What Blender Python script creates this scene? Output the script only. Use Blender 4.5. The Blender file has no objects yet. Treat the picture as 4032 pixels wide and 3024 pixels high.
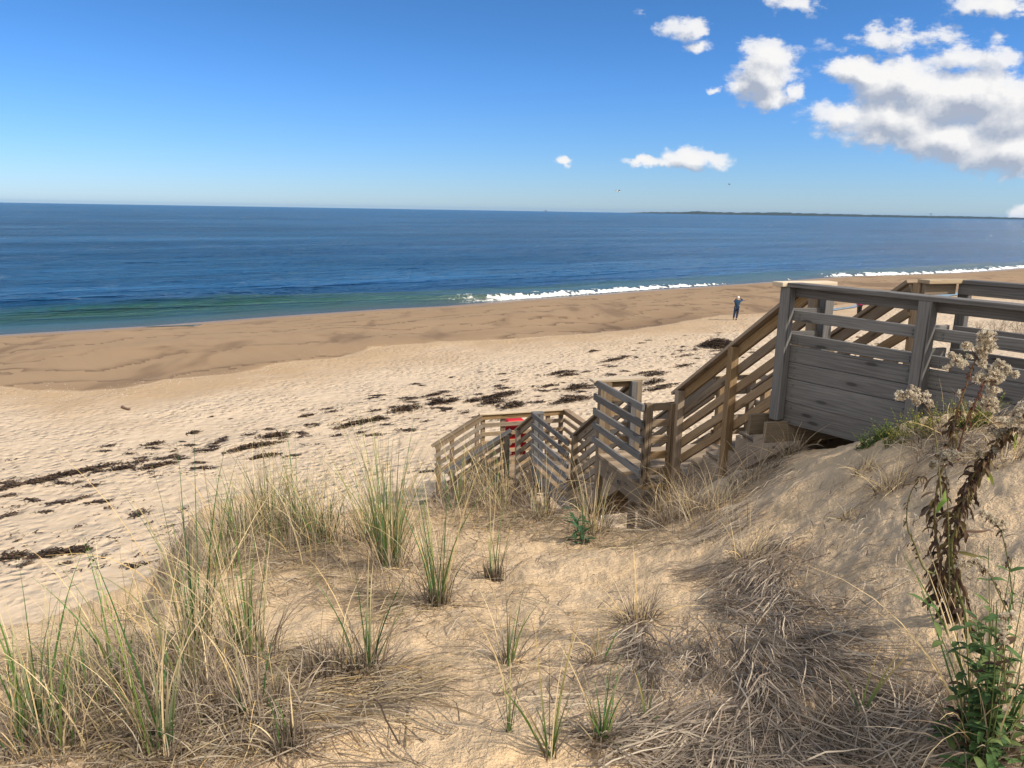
import bpy, bmesh, math, random
import numpy as np
from mathutils import Vector, Matrix
from math import radians, sin, cos, pi, atan2, hypot

rng = np.random.default_rng(7)
random.seed(7)
scene = bpy.context.scene
COL = scene.collection

# ------------------------------------------------------------------ camera
CAM_H = 9.8                       # eye above the sea
PITCH, ROLL, FPX = radians(12.7), radians(0.94), 3029.0
fwd = np.array([0, cos(PITCH), -sin(PITCH)]); up0 = np.array([0, sin(PITCH), cos(PITCH)]); rt0 = np.array([1., 0, 0])
rt = rt0*cos(ROLL) + up0*sin(ROLL); up = -rt0*sin(ROLL) + up0*cos(ROLL)

def ray(px, py):
    return fwd + rt*(px-2016)/FPX - up*(py-1512)/FPX
def at_z(px, py, z):
    d = ray(px, py); t = (z-CAM_H)/d[2]; return np.array([0, 0, CAM_H]) + d*t
def at_y(px, py, Y):
    d = ray(px, py); return np.array([0, 0, CAM_H]) + d*(Y/d[1])

cam_data = bpy.data.cameras.new('camera'); cam = bpy.data.objects.new('camera', cam_data); COL.objects.link(cam)
cam_data.sensor_width = 36; cam_data.lens = 36*FPX/4032; cam_data.clip_start = 0.05; cam_data.clip_end = 200000
M = Matrix(((rt[0], up[0], -fwd[0], 0), (rt[1], up[1], -fwd[1], 0), (rt[2], up[2], -fwd[2], CAM_H), (0, 0, 0, 1)))
cam.matrix_world = M
scene.camera = cam

# ------------------------------------------------------------------ small helpers
def tag(o, label=None, cat=None, group=None, kind=None):
    if label: o['label'] = label
    if cat: o['category'] = cat
    if group: o['group'] = group
    if kind: o['kind'] = kind
    return o
def empty(name, loc=(0, 0, 0)):
    o = bpy.data.objects.new(name, None); o.location = loc; o.empty_display_size = .2; COL.objects.link(o); return o
def mesh_np(name, V, F, mat, parent=None, col=None, attrs=None, smooth=False, origin=None):
    """V (n,3); F list/array of equal-length faces"""
    V = np.asarray(V, dtype=np.float32); F = np.asarray(F, dtype=np.int32)
    if origin is not None: V = V - np.asarray(origin, dtype=np.float32)
    me = bpy.data.meshes.new(name)
    k = F.shape[1]
    me.vertices.add(len(V)); me.vertices.foreach_set('co', V.ravel())
    me.loops.add(F.size); me.loops.foreach_set('vertex_index', F.ravel())
    me.polygons.add(len(F)); me.polygons.foreach_set('loop_start', np.arange(0, F.size, k, dtype=np.int32))
    if smooth: me.polygons.foreach_set('use_smooth', np.ones(len(F), dtype=bool))
    me.update(calc_edges=True)
    if col is not None:
        a = me.attributes.new('col', 'FLOAT_COLOR', 'POINT')
        c4 = np.ones((len(V), 4), dtype=np.float32); c4[:, :3] = col; a.data.foreach_set('color', c4.ravel())
    if attrs:
        for n, v in attrs.items():
            a = me.attributes.new(n, 'FLOAT', 'POINT'); a.data.foreach_set('value', np.asarray(v, dtype=np.float32))
    me.materials.append(mat)
    o = bpy.data.objects.new(name, me); COL.objects.link(o)
    if origin is not None: o.location = origin
    if parent is not None: o.parent = parent
    return o
def rel(o, parent):
    """parent o to an empty keeping its place in the world"""
    o.parent = parent; o.location = Vector(o.location) - Vector(parent.location); return o

# value noise -------------------------------------------------------
_H = rng.random((256, 256)).astype(np.float32)
def vnoise(x, y):
    xi = np.floor(x).astype(np.int64); yi = np.floor(y).astype(np.int64)
    fx = x-xi; fy = y-yi; fx = fx*fx*(3-2*fx); fy = fy*fy*(3-2*fy)
    a = _H[xi & 255, yi & 255]; b = _H[(xi+1) & 255, yi & 255]; c = _H[xi & 255, (yi+1) & 255]; d = _H[(xi+1) & 255, (yi+1) & 255]
    return (a*(1-fx)+b*fx)*(1-fy)+(c*(1-fx)+d*fx)*fy
def fbm(x, y, o=4, g=.5):
    s = 0; a = 1; t = 0
    for i in range(o):
        s = s+a*vnoise(x*2**i+17.3*i, y*2**i+5.1*i); t += a; a *= g
    return s/t-.5
def sstep(a, b, x):
    t = np.clip((x-a)/(b-a), 0, 1); return t*t*(3-2*t)

# ------------------------------------------------------------------ terrain
SP = np.array([-38., 58.]); SU = np.array([.81, .586]); SU /= np.linalg.norm(SU); SN = np.array([SU[1], -SU[0]])
def along_across(x, y):
    dx = x-SP[0]; dy = y-SP[1]
    return dx*SU[0]+dy*SU[1], dx*SN[0]+dy*SN[1]
def poly_from_px(pts, z):
    A = []
    for px, py in pts:
        q = at_z(px, py, z); A.append(along_across(q[0], q[1]))
    A.sort(); return np.array(A)
SHORE = poly_from_px([(-500, 1350), (0, 1318), (600, 1282), (1100, 1244), (1500, 1217), (1750, 1205), (2000, 1184), (2300, 1162), (2600, 1139), (2900, 1119), (3100, 1105), (3300, 1090), (3500, 1085), (3700, 1078), (3850, 1070), (4032, 1056), (4400, 1040)], 0.0)
WETL = poly_from_px([(-500, 1500), (0, 1522), (170, 1548), (330, 1552), (520, 1525), (650, 1492), (900, 1470), (1100, 1432), (1300, 1412), (1480, 1365), (1700, 1345), (2000, 1332), (2300, 1312), (2500, 1290), (2700, 1262), (2850, 1240), (3050, 1222), (3300, 1200), (3700, 1170), (4032, 1150)], 2.1)
def shore_off(al): return np.interp(al, SHORE[:, 0], SHORE[:, 1])
def wet_off(al): return np.interp(al, WETL[:, 0], WETL[:, 1])

def beach_h(x, y):
    al, ac = along_across(x, y)
    s = ac - shore_off(al)
    z = np.interp(s, [-400, -60, 0, 8, 20, 33, 45, 56, 80, 400], [-8, -2.5, 0, .75, 1.55, 2.1, 2.65, 3.3, 3.9, 6])
    hump = sstep(55, 66, ac)*sstep(7, 12, x)
    z = z + hump*3.0
    return z, al, ac, s
# dune control points: pixel, drop below the eye
DP = [(0, 2430, 2.0), (350, 2430, 2.08), (600, 2330, 2.2), (700, 2180, 2.4), (760, 1990, 2.6), (1000, 1930, 2.72), (1350, 2010, 2.65), (1800, 1960, 2.6),
      (2200, 2020, 2.5), (2450, 2110, 2.4), (2600, 2080, 2.35), (2750, 1990, 2.3), (2900, 1870, 2.25), (3050, 1790, 1.98), (3300, 1765, 1.75), (3500, 1690, 1.45),
      (3700, 1625, 1.22), (4032, 1680, 1.1), (2016, 3024, 1.62), (0, 3024, 1.68), (1000, 2700, 1.86), (1000, 2300, 2.2), (900, 2120, 2.5), (1400, 2500, 1.98), (2000, 2400, 2.03),
      (2600, 2400, 1.9), (3200, 2200, 1.75), (3600, 2500, 1.45), (3700, 2000, 1.36), (4032, 2400, 1.25), (4032, 1950, 1.16), (3000, 3024, 1.58), (4032, 3024, 1.42), (1700, 2200, 2.3), (2900, 2050, 2.0), (1300, 2250, 2.32)]
CREST_PX = [(-900, 2600, 1.9), (-300, 2480, 1.95)] + DP[:17] + [(4032, 1640, 1.05)]
def px_pt(px, py, drop):
    return at_z(px, py, CAM_H-drop)[:2]
crest = [px_pt(*c) for c in CREST_PX]
ctl = np.array([list(px_pt(*c)) + [c[2]] for c in DP] + [[0, 0, 1.6], [-3, 0, 1.75], [-6, 2, 1.9], [3, 0, 1.35], [6, 3, 1.1], [6, 0, 1.1], [0, -5, 1.5], [-8, -4, 1.9], [9, -4, 1.2], [5, 5.2, 1.3], [8, 6, 1.3]])
def _U(r2): return np.where(r2 > 1e-12, r2*np.log(r2+1e-12), 0)
n_ = len(ctl); Kx = _U(((ctl[:, None, :2]-ctl[None, :, :2])**2).sum(-1)) + np.eye(n_)*.35
Pm = np.hstack([np.ones((n_, 1)), ctl[:, :2]]); L_ = np.zeros((n_+3, n_+3)); L_[:n_, :n_] = Kx; L_[:n_, n_:] = Pm; L_[n_:, :n_] = Pm.T
W_ = np.linalg.solve(L_, np.concatenate([ctl[:, 2], np.zeros(3)]))
def dune_drop(x, y):
    s = W_[n_]+W_[n_+1]*x+W_[n_+2]*y
    for i in range(n_):
        s = s + W_[i]*_U((x-ctl[i, 0])**2+(y-ctl[i, 1])**2)
    return s
poly = [np.array([-40, -6.]), np.array([-9, 0.5])] + crest + [np.array([6.5, 4.4]), np.array([9, 5.2]), np.array([14, 6]), np.array([60, 6]), np.array([60, -60.]), np.array([-40, -60.])]
poly = np.array(poly)
def sdist(x, y):
    d = np.full(x.shape, 1e9); inside = np.zeros(x.shape, bool)
    n = len(poly)
    for i in range(n):
        a = poly[i]; b = poly[(i+1) % n]; e = b-a
        wx = x-a[0]; wy = y-a[1]; t = np.clip((wx*e[0]+wy*e[1])/(e@e), 0, 1)
        d = np.minimum(d, (wx-t*e[0])**2+(wy-t*e[1])**2)
        c = ((a[1] <= y) & (b[1] > y)) | ((b[1] <= y) & (a[1] > y))
        with np.errstate(divide='ignore', invalid='ignore'):
            xi = a[0]+(y-a[1])*e[0]/(e[1] if abs(e[1]) > 1e-9 else 1e-9)
        inside ^= c & (x < xi)
    return np.sqrt(d)*np.where(inside, -1, 1)
def _dune_raw(xn, yn):
    sd = sdist(xn, yn) + fbm(xn*1.3, yn*1.3, 3)*.35
    dd = dune_drop(np.clip(xn, -8, 9), np.clip(yn, -5, 9))
    e = np.maximum(sd+.12, 0)                 # rounded brow, then the slip face
    sc_ = 1.5*sstep(-.35, -1.1, xn)*sstep(9.5, 7.5, yn)     # scarp on the eroded left side
    return CAM_H - dd - np.where(e < .5, .62*e*e, .62*(e-.25)) - sc_*np.minimum(e, 1.3)
GX0, GX1, GY0, GY1, GS = -30., 30., -20., 30., .06
_gx = np.arange(GX0, GX1+GS, GS); _gy = np.arange(GY0, GY1+GS, GS)
_GD = _dune_raw(*[q.ravel() for q in np.meshgrid(_gx, _gy, indexing='ij')]).reshape(len(_gx), len(_gy))
def _lookup(x, y):
    u = np.clip((x-GX0)/GS, 0, len(_gx)-1.001); v = np.clip((y-GY0)/GS, 0, len(_gy)-1.001); i = u.astype(int); j = v.astype(int); fx = u-i; fy = v-j
    return (_GD[i, j]*(1-fx)+_GD[i+1, j]*fx)*(1-fy)+(_GD[i, j+1]*(1-fx)+_GD[i+1, j+1]*fx)*fy
def terrain(x, y, detail=True):
    x = np.asarray(x, float); y = np.asarray(y, float)
    zb, al, ac, s = beach_h(x, y)
    near = (np.abs(x) < 29.5) & (y < 29.5) & (y > -19.5)
    zd = np.full(x.shape, -50.)
    if near.any():
        xn = x[near]; yn = y[near]; q = _lookup(xn, yn)
        if detail: q = q + fbm(xn*2.2, yn*2.2, 4)*.10 + fbm(xn*9, yn*9, 3)*.048 + fbm(xn*34, yn*34, 3)*.010
        zd[near] = q
    if detail:
        dry = sstep(-1.5, 1.0, ac - wet_off(al))
        zb = zb + dry*(fbm(x*.5, y*.5, 3)*.16 + fbm(x*2.1, y*2.1, 3)*.045) + (1-dry)*(fbm(x*.11, y*.11, 3)*.42+fbm(al*.42, ac*.12, 4)*.30)*sstep(1, 8, s)
    k = .15
    h = np.clip(.5+.5*(zd-zb)/k, 0, 1)
    return zb*(1-h)+zd*h+k*h*(1-h)
def ground(x, y): return terrain(np.atleast_1d(x), np.atleast_1d(y))
def hit(px, py):
    """first ground point under pixel(s)"""
    px = np.atleast_1d(np.asarray(px, float)); py = np.atleast_1d(np.asarray(py, float))
    D = fwd[None]+rt[None]*((px-2016)/FPX)[:, None]-up[None]*((py-1512)/FPX)[:, None]
    t = np.full(len(px), .6); done = np.zeros(len(px), bool)
    for i in range(260):
        P = D*t[:, None]; z = terrain(P[:, 0], P[:, 1], False)
        gap = P[:, 2]+CAM_H-z
        done |= gap < .01
        t = np.where(done, t, t+np.maximum(gap*.5, .012))
        if done.all() or (t > 400).all(): break
    P = D*t[:, None]; P[:, 2] = ground(P[:, 0], P[:, 1]); return P

# ------------------------------------------------------------------ node helpers
def new_mat(name):
    m = bpy.data.materials.new(name); m.use_nodes = True; nt = m.node_tree; nt.nodes.clear()
    out = nt.nodes.new('ShaderNodeOutputMaterial'); b = nt.nodes.new('ShaderNodeBsdfPrincipled')
    nt.links.new(b.outputs[0], out.inputs[0]); return m, nt, b
class N:
    def __init__(s, nt): s.nt = nt
    def put(s, sock, v):
        if isinstance(v, bpy.types.NodeSocket): s.nt.links.new(v, sock)
        elif isinstance(v, (tuple, list)):
            sock.default_value = tuple(v) + ((1,) if len(v) == 3 and len(sock.default_value) == 4 else ())
        else: sock.default_value = v
    def math(s, op, a, b=None, c=None, clamp=False):
        n = s.nt.nodes.new('ShaderNodeMath'); n.operation = op; n.use_clamp = clamp
        s.put(n.inputs[0], a)
        if b is not None: s.put(n.inputs[1], b)
        if c is not None: s.put(n.inputs[2], c)
        return n.outputs[0]
    def mix(s, f, a, b, mode='MIX'):
        n = s.nt.nodes.new('ShaderNodeMix'); n.data_type = 'RGBA'; n.blend_type = mode
        s.put(n.inputs[0], f); s.put(n.inputs[6], a); s.put(n.inputs[7], b); return n.outputs[2]
    def mr(s, v, a, b, c=0., d=1., smooth=False):
        n = s.nt.nodes.new('ShaderNodeMapRange'); n.clamp = True
        if smooth: n.interpolation_type = 'SMOOTHSTEP'
        for i, q in enumerate((v, a, b, c, d)): s.put(n.inputs[i], q)
        return n.outputs[0]
    def noise(s, vec, scale, det=3, rough=.5, dist=0., out=0, dim='3D'):
        n = s.nt.nodes.new('ShaderNodeTexNoise'); n.noise_dimensions = dim
        s.put(n.inputs['Vector'], vec); n.inputs['Scale'].default_value = scale; n.inputs['Detail'].default_value = det
        n.inputs['Roughness'].default_value = rough; n.inputs['Distortion'].default_value = dist; return n.outputs[out]
    def vor(s, vec, scale, feat='F1', rnd=1., out='Distance', dim='3D'):
        n = s.nt.nodes.new('ShaderNodeTexVoronoi'); n.feature = feat; n.voronoi_dimensions = dim
        s.put(n.inputs['Vector'], vec); n.inputs['Scale'].default_value = scale; n.inputs['Randomness'].default_value = rnd; return n.outputs[out]
    def mapping(s, vec, scale=(1, 1, 1), rot=(0, 0, 0), loc=(0, 0, 0)):
        n = s.nt.nodes.new('ShaderNodeMapping'); s.put(n.inputs[0], vec); s.put(n.inputs[1], loc); s.put(n.inputs[2], rot); s.put(n.inputs[3], scale); return n.outputs[0]
    def attr(s, name, out='Fac'):
        n = s.nt.nodes.new('ShaderNodeAttribute'); n.attribute_name = name; return n.outputs[out]
    def pos(s):
        return s.nt.nodes.new('ShaderNodeNewGeometry').outputs['Position']
    def bump(s, h, strength=.5, dist=.02, normal=None):
        n = s.nt.nodes.new('ShaderNodeBump'); n.inputs['Strength'].default_value = strength; n.inputs['Distance'].default_value = dist
        s.put(n.inputs['Height'], h)
        if normal is not None: s.put(n.inputs['Normal'], normal)
        return n.outputs[0]
    def combine(s, x, y, z):
        n = s.nt.nodes.new('ShaderNodeCombineXYZ'); s.put(n.inputs[0], x); s.put(n.inputs[1], y); s.put(n.inputs[2], z); return n.outputs[0]
    def sep(s, v):
        n = s.nt.nodes.new('ShaderNodeSeparateXYZ'); s.put(n.inputs[0], v); return n.outputs
def simple_mat(name, col, rough=.7, var=.25, scale=8, bump=0., spec=.3, coat=0):
    m, nt, b = new_mat(name); n = N(nt)
    tc = nt.nodes.new('ShaderNodeTexCoord').outputs['Object']
    f = n.noise(tc, scale, 4, .6)
    c = n.mix(f, tuple(x*(1-var) for x in col), tuple(min(1, x*(1+var)) for x in col))
    n.put(b.inputs['Base Color'], c); b.inputs['Roughness'].default_value = rough; b.inputs['Specular IOR Level'].default_value = spec
    if bump: n.put(b.inputs['Normal'], n.bump(f, bump, .01))
    return m

# ------------------------------------------------------------------ sand material
def sand_material(name, dune):
    m, nt, b = new_mat(name); n = N(nt); P = n.pos()
    wet = n.attr('wet'); line = n.attr('line')
    f1 = n.noise(P, .35, 4, .6); f2 = n.noise(P, 3.2, 4, .6); grain = n.noise(P, 260, 2, .7)
    if dune:
        c = n.mix(f1, (.60, .445, .285), (.68, .52, .345)); c = n.mix(n.mr(f2, .35, .7), c, (.56, .41, .25))
        c = n.mix(n.math('MULTIPLY', n.mr(grain, .52, .70), .45), c, (.24, .15, .09))
        sp = n.noise(P, 75, 3, .7); c = n.mix(n.math('MULTIPLY', n.mr(sp, .56, .74), .5), c, (.26, .17, .105))
        c = n.mix(n.math('MULTIPLY', n.mr(grain, .46, .30), .35), c, (.72, .56, .38))
    else:
        c = n.mix(f1, (.47, .375, .272), (.54, .437, .33)); c = n.mix(n.mr(f2, .4, .75), c, (.43, .335, .24))
        sp = n.noise(P, 7, 4, .7); c = n.mix(n.math('MULTIPLY', n.mr(sp, .6, .72), .35), c, (.33, .235, .16))
        peb = n.vor(P, 3.5, out='Distance'); c = n.mix(n.math('MULTIPLY', n.mr(peb, .05, .03), .5), c, (.8, .75, .68))
    wc = n.mix(n.noise(P, .12, 4, .6), (.25, .168, .096), (.30, .208, .124))
    wc = n.mix(n.math('MULTIPLY', line, .95), wc, (.115, .07, .04))
    c = n.mix(wet, c, wc)
    c = n.mix(n.attr('damp'), c, (.36, .255, .155))
    n.put(b.inputs['Base Color'], c)
    n.put(b.inputs['Roughness'], n.mr(n.attr('gloss'), 0, 1, .95, .22)); b.inputs['Specular IOR Level'].default_value = .25
    # footprints and ripples
    if dune:
        h = n.math('ADD', n.math('MULTIPLY', n.noise(P, 14, 5, .7), .05), n.math('MULTIPLY', grain, .004))
        h = n.math('ADD', h, n.math('MULTIPLY', n.noise(P, 60, 3, .6), .012))
        n.put(b.inputs['Normal'], n.bump(h, .8, 1.0))
    else:
        dist = n.noise(P, 1.7, 2, .5, out=1)
        Pv = n.nt.nodes.new('ShaderNodeVectorMath'); Pv.operation = 'MULTIPLY_ADD'; n.put(Pv.inputs[0], dist); Pv.inputs[1].default_value = (.35, .35, 0); n.put(Pv.inputs[2], P)
        v = n.vor(Pv.outputs[0], 2.7, 'F1', dim='2D'); v2 = n.vor(Pv.outputs[0], 5.1, 'F1', dim='2D')
        h = n.math('ADD', n.math('MULTIPLY', n.mr(v, .05, .42), .11), n.math('MULTIPLY', n.mr(v2, 0, .35), .035))
        h = n.math('ADD', h, n.math('MULTIPLY', n.noise(P, 6, 4, .6), .06))
        dry = n.math('SUBTRACT', 1., wet)
        h = n.math('MULTIPLY', h, n.mr(n.noise(P, .33, 3, .6), .36, .62, .22, 1.1))
        h = n.math('MULTIPLY', h, n.math('MULTIPLY', dry, n.math('SUBTRACT', 1., n.math('MULTIPLY', n.attr('damp'), .7))))
        h = n.math('ADD', h, n.math('MULTIPLY', n.noise(P, .9, 3, .5), .03))
        n.put(b.inputs['Normal'], n.bump(h, .75, 1.0))
    return m
M_DUNE = sand_material('dune_sand', True); M_BEACH = sand_material('beach_sand', False)

# polar grid
ANG = np.radians(np.linspace(-62, 62, 1500)); NR = 760
R0 = .35
tt = np.linspace(0, 1, NR)
RAD = np.where(tt < .45, R0*(14/R0)**(tt/.45), 14*(420/14)**((tt-.45)/.55))
Rg, Ag = np.meshgrid(RAD, ANG, indexing='ij'); X = (Rg*np.sin(Ag)).ravel(); Y = (Rg*np.cos(Ag)).ravel()
Z = terrain(X, Y)
_, al, ac, s_ = beach_h(X, Y)
wl = wet_off(al); nz = fbm(al*.25, ac*.25, 4)*3 + fbm(al*1.1, ac*1.1, 3)*1.1
wet = sstep(.35, -.35, ac-wl+nz*.55)
damp = sstep(9, 0, ac-wl+nz*2.6)*(1-wet)*.95
# swash lines on the wet face
warp = fbm(al*.05, ac*.05, 4)*18 + fbm(al*.22+9, ac*.3, 4)*6 + np.abs(fbm(al*.5, ac*.2, 3))*4
ph = (ac+warp)/4.6; fr = ph-np.floor(ph)
idn = vnoise(np.floor(ph)*7.7, al*.03)
line = np.where(fr > .62, ((fr-.62)/.38)**3.0, 0)*sstep(.05, .35, idn+fbm(al*.12, ac*.02, 2)*.5)
line = np.maximum(line, .6*sstep(.06, .26, fbm(al*.35+ac*.2, ac*.10-al*.03, 4)))*sstep(2, 9, s_)
line = np.clip(line+.55*sstep(6.5, 1.0, wl-ac)*sstep(-.25, .2, fbm(al*.08, ac*.1, 3)), 0, 1)  # dark band at wet edge: damp sand, with bank shading put into colour
gloss = sstep(6, 0.5, s_)*.8 + wet*.10
isd = terrain(X, Y, False) - beach_h(X, Y)[0] > .12
wet = np.where(isd, 0, wet); damp = np.where(isd, 0, damp); gloss = np.where(isd, 0, gloss)
na = len(ANG)
ii = (np.arange(NR-1)[:, None]*na+np.arange(na-1)[None]).ravel()
Fq = np.stack([ii, ii+1, ii+na+1, ii+na], 1)[:, ::-1]
V = np.stack([X, Y, Z], 1)
fd = isd[Fq].mean(1) > .5
def sub(Vall, F, attrs):
    u, inv = np.unique(F, return_inverse=True); return Vall[u], inv.reshape(F.shape), {k: v[u] for k, v in attrs.items()}
A_ = dict(wet=wet, damp=damp, line=line, gloss=gloss)
for nm, mask, mat in (('dune', fd, M_DUNE), ('beach', ~fd, M_BEACH)):
    v, f, a = sub(V, Fq[mask], A_)
    o = mesh_np(nm, v, f, mat, attrs=a, smooth=True); tag(o, kind='structure')
# the land behind the photographer, coarse
xs = np.linspace(-60, 60, 90); ys = np.linspace(-60, 60, 90)
Xb, Yb = np.meshgrid(xs, ys, indexing='ij'); Zb = terrain(Xb.ravel(), Yb.ravel(), False)-.25
i2 = (np.arange(89)[:, None]*90+np.arange(89)[None]).ravel(); Fb = np.stack([i2, i2+90, i2+91, i2+1], 1)
keep = (np.abs(np.degrees(np.arctan2(Xb.ravel(), Yb.ravel()))) > 60)[Fb].all(1)
z0 = np.zeros(8100); o = mesh_np('sand_flat', np.stack([Xb.ravel(), Yb.ravel(), Zb], 1), Fb[keep], M_DUNE, attrs=dict(wet=z0, damp=z0, line=z0, gloss=z0), smooth=True); tag(o, kind='structure')

# ------------------------------------------------------------------ sea
CREST = poly_from_px([(-500, 1205), (0, 1188), (600, 1180), (1100, 1168), (1500, 1160), (1900, 1153), (2300, 1137), (2700, 1117), (2900, 1106), (3100, 1094), (3300, 1078), (3500, 1072), (3700, 1066), (3850, 1058), (4032, 1046), (4400, 1030)], .75)
def px_al(px):
    q = at_z(px, np.interp(px, [0, 1750, 2900, 4032], [1318, 1205, 1119, 1056]), 0); return along_across(q[0], q[1])[0]
AL = {p: px_al(p) for p in (0, 1100, 1600, 1750, 2000, 2300, 2800, 2950, 3250, 3350, 3600, 4032)}
def sea_h(x, y):
    al, ac = along_across(x, y); s = ac-shore_off(al); q = -s
    qc = np.maximum(-(np.interp(al, CREST[:, 0], CREST[:, 1])-shore_off(al)), 1.5) + fbm(al*.08, al*0, 3)*1.5
    A = np.interp(al, [AL[0], AL[1100], AL[1750], AL[2300], AL[2950], AL[3250], AL[3350], AL[3600], AL[4032]], [1.0, .85, .75, .7, .15, .15, .8, .6, .7])
    A = A*(1+fbm(al*.15, al*0+3, 3)*.5)
    d = q-qc; A = A*np.clip(qc/3.5, .35, 1)
    z = A*np.exp(-(d/np.where(d < 0, np.maximum(qc*.33, .7), 7.0))**2)
    z = z + np.exp(-((q-qc-24)/7)**2)*.45*(.6+fbm(al*.03, q*.05, 2))
    fo = np.interp(al, [AL[0], AL[1600], AL[1750], AL[2000], AL[2300], AL[2800], AL[2950], AL[3250], AL[3350], AL[4032]], [0, 0, .18, .45, .95, .6, .15, .15, .85, .85])
    ragged = fbm(al*.9, q*.9, 4)
    foam = fo**.8*sstep(.1+(1-fo)*-.5, -.5, d+ragged*3.0)*sstep(-.1, .7, q+ragged*1.6)*sstep(-.34, -.05, ragged+.25*np.exp(-(d+.6)**2))
    # thin lace behind the break and at the very edge
    foam = np.maximum(foam, .75*sstep(.1, .2, fbm(al*.7, q*1.6, 4))*fo*sstep(5, 1, d)*sstep(-2, 1, d))
    edge = sstep(.55, .15, np.abs(q-.35+ragged*.5))*.45*(.3+fo)
    edge2 = sstep(.5, .1, np.abs(q-3.4+ragged*2.2))*.22*sstep(-.1, .2, fbm(al*.3, q, 3))
    foam = np.clip(np.maximum(np.maximum(foam, edge), edge2*(qc > 5)), 0, 1)
    z = z + foam*sstep(.2, .6, fo)*np.clip(vnoise(al*.9, q*1.2)*.45+vnoise(al*2.6, q*3)*.3, 0, 1)*np.exp(-(d/1.5)**2)*.55*np.where(al > AL[3250], .7, 1.)
    near = sstep(400, 60, np.hypot(x, y))
    z = z + near*sstep(3, 12, q)*(fbm(al*.10, q*.42, 4)*.42 + fbm(al*.4, q*1.3, 3)*.16) + near*sstep(1, 6, q)*fbm(al*.5, q*1.2, 3)*.05
    z = z + .02
    return z, foam, q, al
AN2 = np.radians(np.linspace(-62, 62, 1700)); N2 = 560
t2 = np.linspace(0, 1, N2); RA2 = np.where(t2 < .7, 45*(420/45)**(t2/.7), 420*(40000/420)**((t2-.7)/.3))
Rg, Ag = np.meshgrid(RA2, AN2, indexing='ij'); X = (Rg*np.sin(Ag)).ravel(); Y = (Rg*np.cos(Ag)).ravel()
Zs, foam, q, al = sea_h(X, Y)
nb = len(AN2); ii = (np.arange(N2-1)[:, None]*nb+np.arange(nb-1)[None]).ravel(); Fq = np.stack([ii, ii+1, ii+nb+1, ii+nb], 1)[:, ::-1]
Fq = Fq[(q[Fq] > -1.5).any(1)]
def sea_material():
    m, nt, b = new_mat('sea_water'); n = N(nt); P = n.pos(); foam = n.attr('foam'); q = n.attr('q')
    ang = -atan2(SU[1], SU[0])
    Pm_ = n.mapping(P, rot=(0, 0, ang))
    big = n.noise(n.mapping(Pm_, scale=(.004, .012, 1)), 1., 4, .6)
    green = n.mix(n.noise(P, .5, 3), (.012, .074, .050), (.026, .108, .062))
    sandy = n.mix(n.mr(q, 0, 5), (.07, .08, .05), green)
    blue = n.mix(n.mr(big, .35, .65), (.006, .066, .185), (.013, .112, .285))
    streak = n.noise(n.mapping(Pm_, scale=(.02, .22, 1)), 1., 4, .7)
    blue = n.mix(n.mr(streak, .50, .70, 0, .45), blue, (.004, .040, .10))
    blue = n.mix(n.mr(n.noise(n.mapping(Pm_, scale=(.003, .026, 1)), 1., 6, .78), .48, .70, 0, .6), blue, (.04, .21, .46))  # pale slick bands painted into the colour in place of changing reflection
    c = n.mix(n.mr(n.math('ADD', q, n.math('MULTIPLY', n.noise(Pm_, .3, 3), 4.)), 11, 16, smooth=True), sandy, blue)
    fm = n.mr(n.math('ADD', foam, n.math('MULTIPLY', n.math('SUBTRACT', n.noise(P, 2.4, 4, .7), .5), .7)), .38, .55)
    fm = n.math('MULTIPLY', fm, n.mr(foam, .02, .12))
    c = n.mix(fm, c, (.82, .82, .80))
    n.put(b.inputs['Base Color'], c)
    far = n.mr(q, 60, 1500)
    n.put(b.inputs['Roughness'], n.math('MAXIMUM', n.math('MULTIPLY', fm, .8), n.mr(q, 6, 16, .30, .12)))
    b.inputs['IOR'].default_value = 1.33; b.inputs['Specular IOR Level'].default_value = .20
    w1 = n.noise(n.mapping(Pm_, scale=(.11, .40, 1)), 1., 6, .66, .6); w2 = n.noise(n.mapping(Pm_, scale=(.9, 2.6, 1)), 1., 4, .7)
    w3 = n.noise(n.mapping(Pm_, scale=(.035, .10, 1)), 1., 4, .6)
    gust = n.mr(n.noise(n.mapping(Pm_, scale=(.004, .022, 1)), 1., 4, .65), .38, .62, .25, 1.7)
    h = n.math('ADD', n.math('MULTIPLY', w1, 3.4), n.math('MULTIPLY', w2, 1.1)); h = n.math('ADD', h, n.math('MULTIPLY', w3, 2.2))
    h = n.math('MULTIPLY', h, n.math('MULTIPLY', gust, n.mr(q, 4, 16, .10, 1.)))
    nrm = n.bump(h, 1., 1.4); n.put(b.inputs['Normal'], nrm); b.inputs['Specular IOR Level'].default_value = 0.
    # wind-roughened water mirrors only part of the sky even at a grazing view
    fr_ = nt.nodes.new('ShaderNodeFresnel'); fr_.inputs[0].default_value = 1.33; n.put(fr_.inputs['Normal'], nrm)
    gl = nt.nodes.new('ShaderNodeBsdfGlossy'); n.put(gl.inputs['Roughness'], n.mr(q, 6, 16, .25, .10)); n.put(gl.inputs['Normal'], nrm)
    mx_ = nt.nodes.new('ShaderNodeMixShader'); n.put(mx_.inputs[0], n.math('MULTIPLY', n.math('MINIMUM', n.math('MULTIPLY', fr_.outputs[0], .8), .50), n.math('SUBTRACT', 1., fm)))
    nt.links.new(b.outputs[0], mx_.inputs[1]); nt.links.new(gl.outputs[0], mx_.inputs[2])
    out = [x for x in nt.nodes if x.type == 'OUTPUT_MATERIAL'][0]; nt.links.new(mx_.outputs[0], out.inputs[0])
    return m
M_SEA = sea_material()
u, inv = np.unique(Fq, return_inverse=True)
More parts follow.
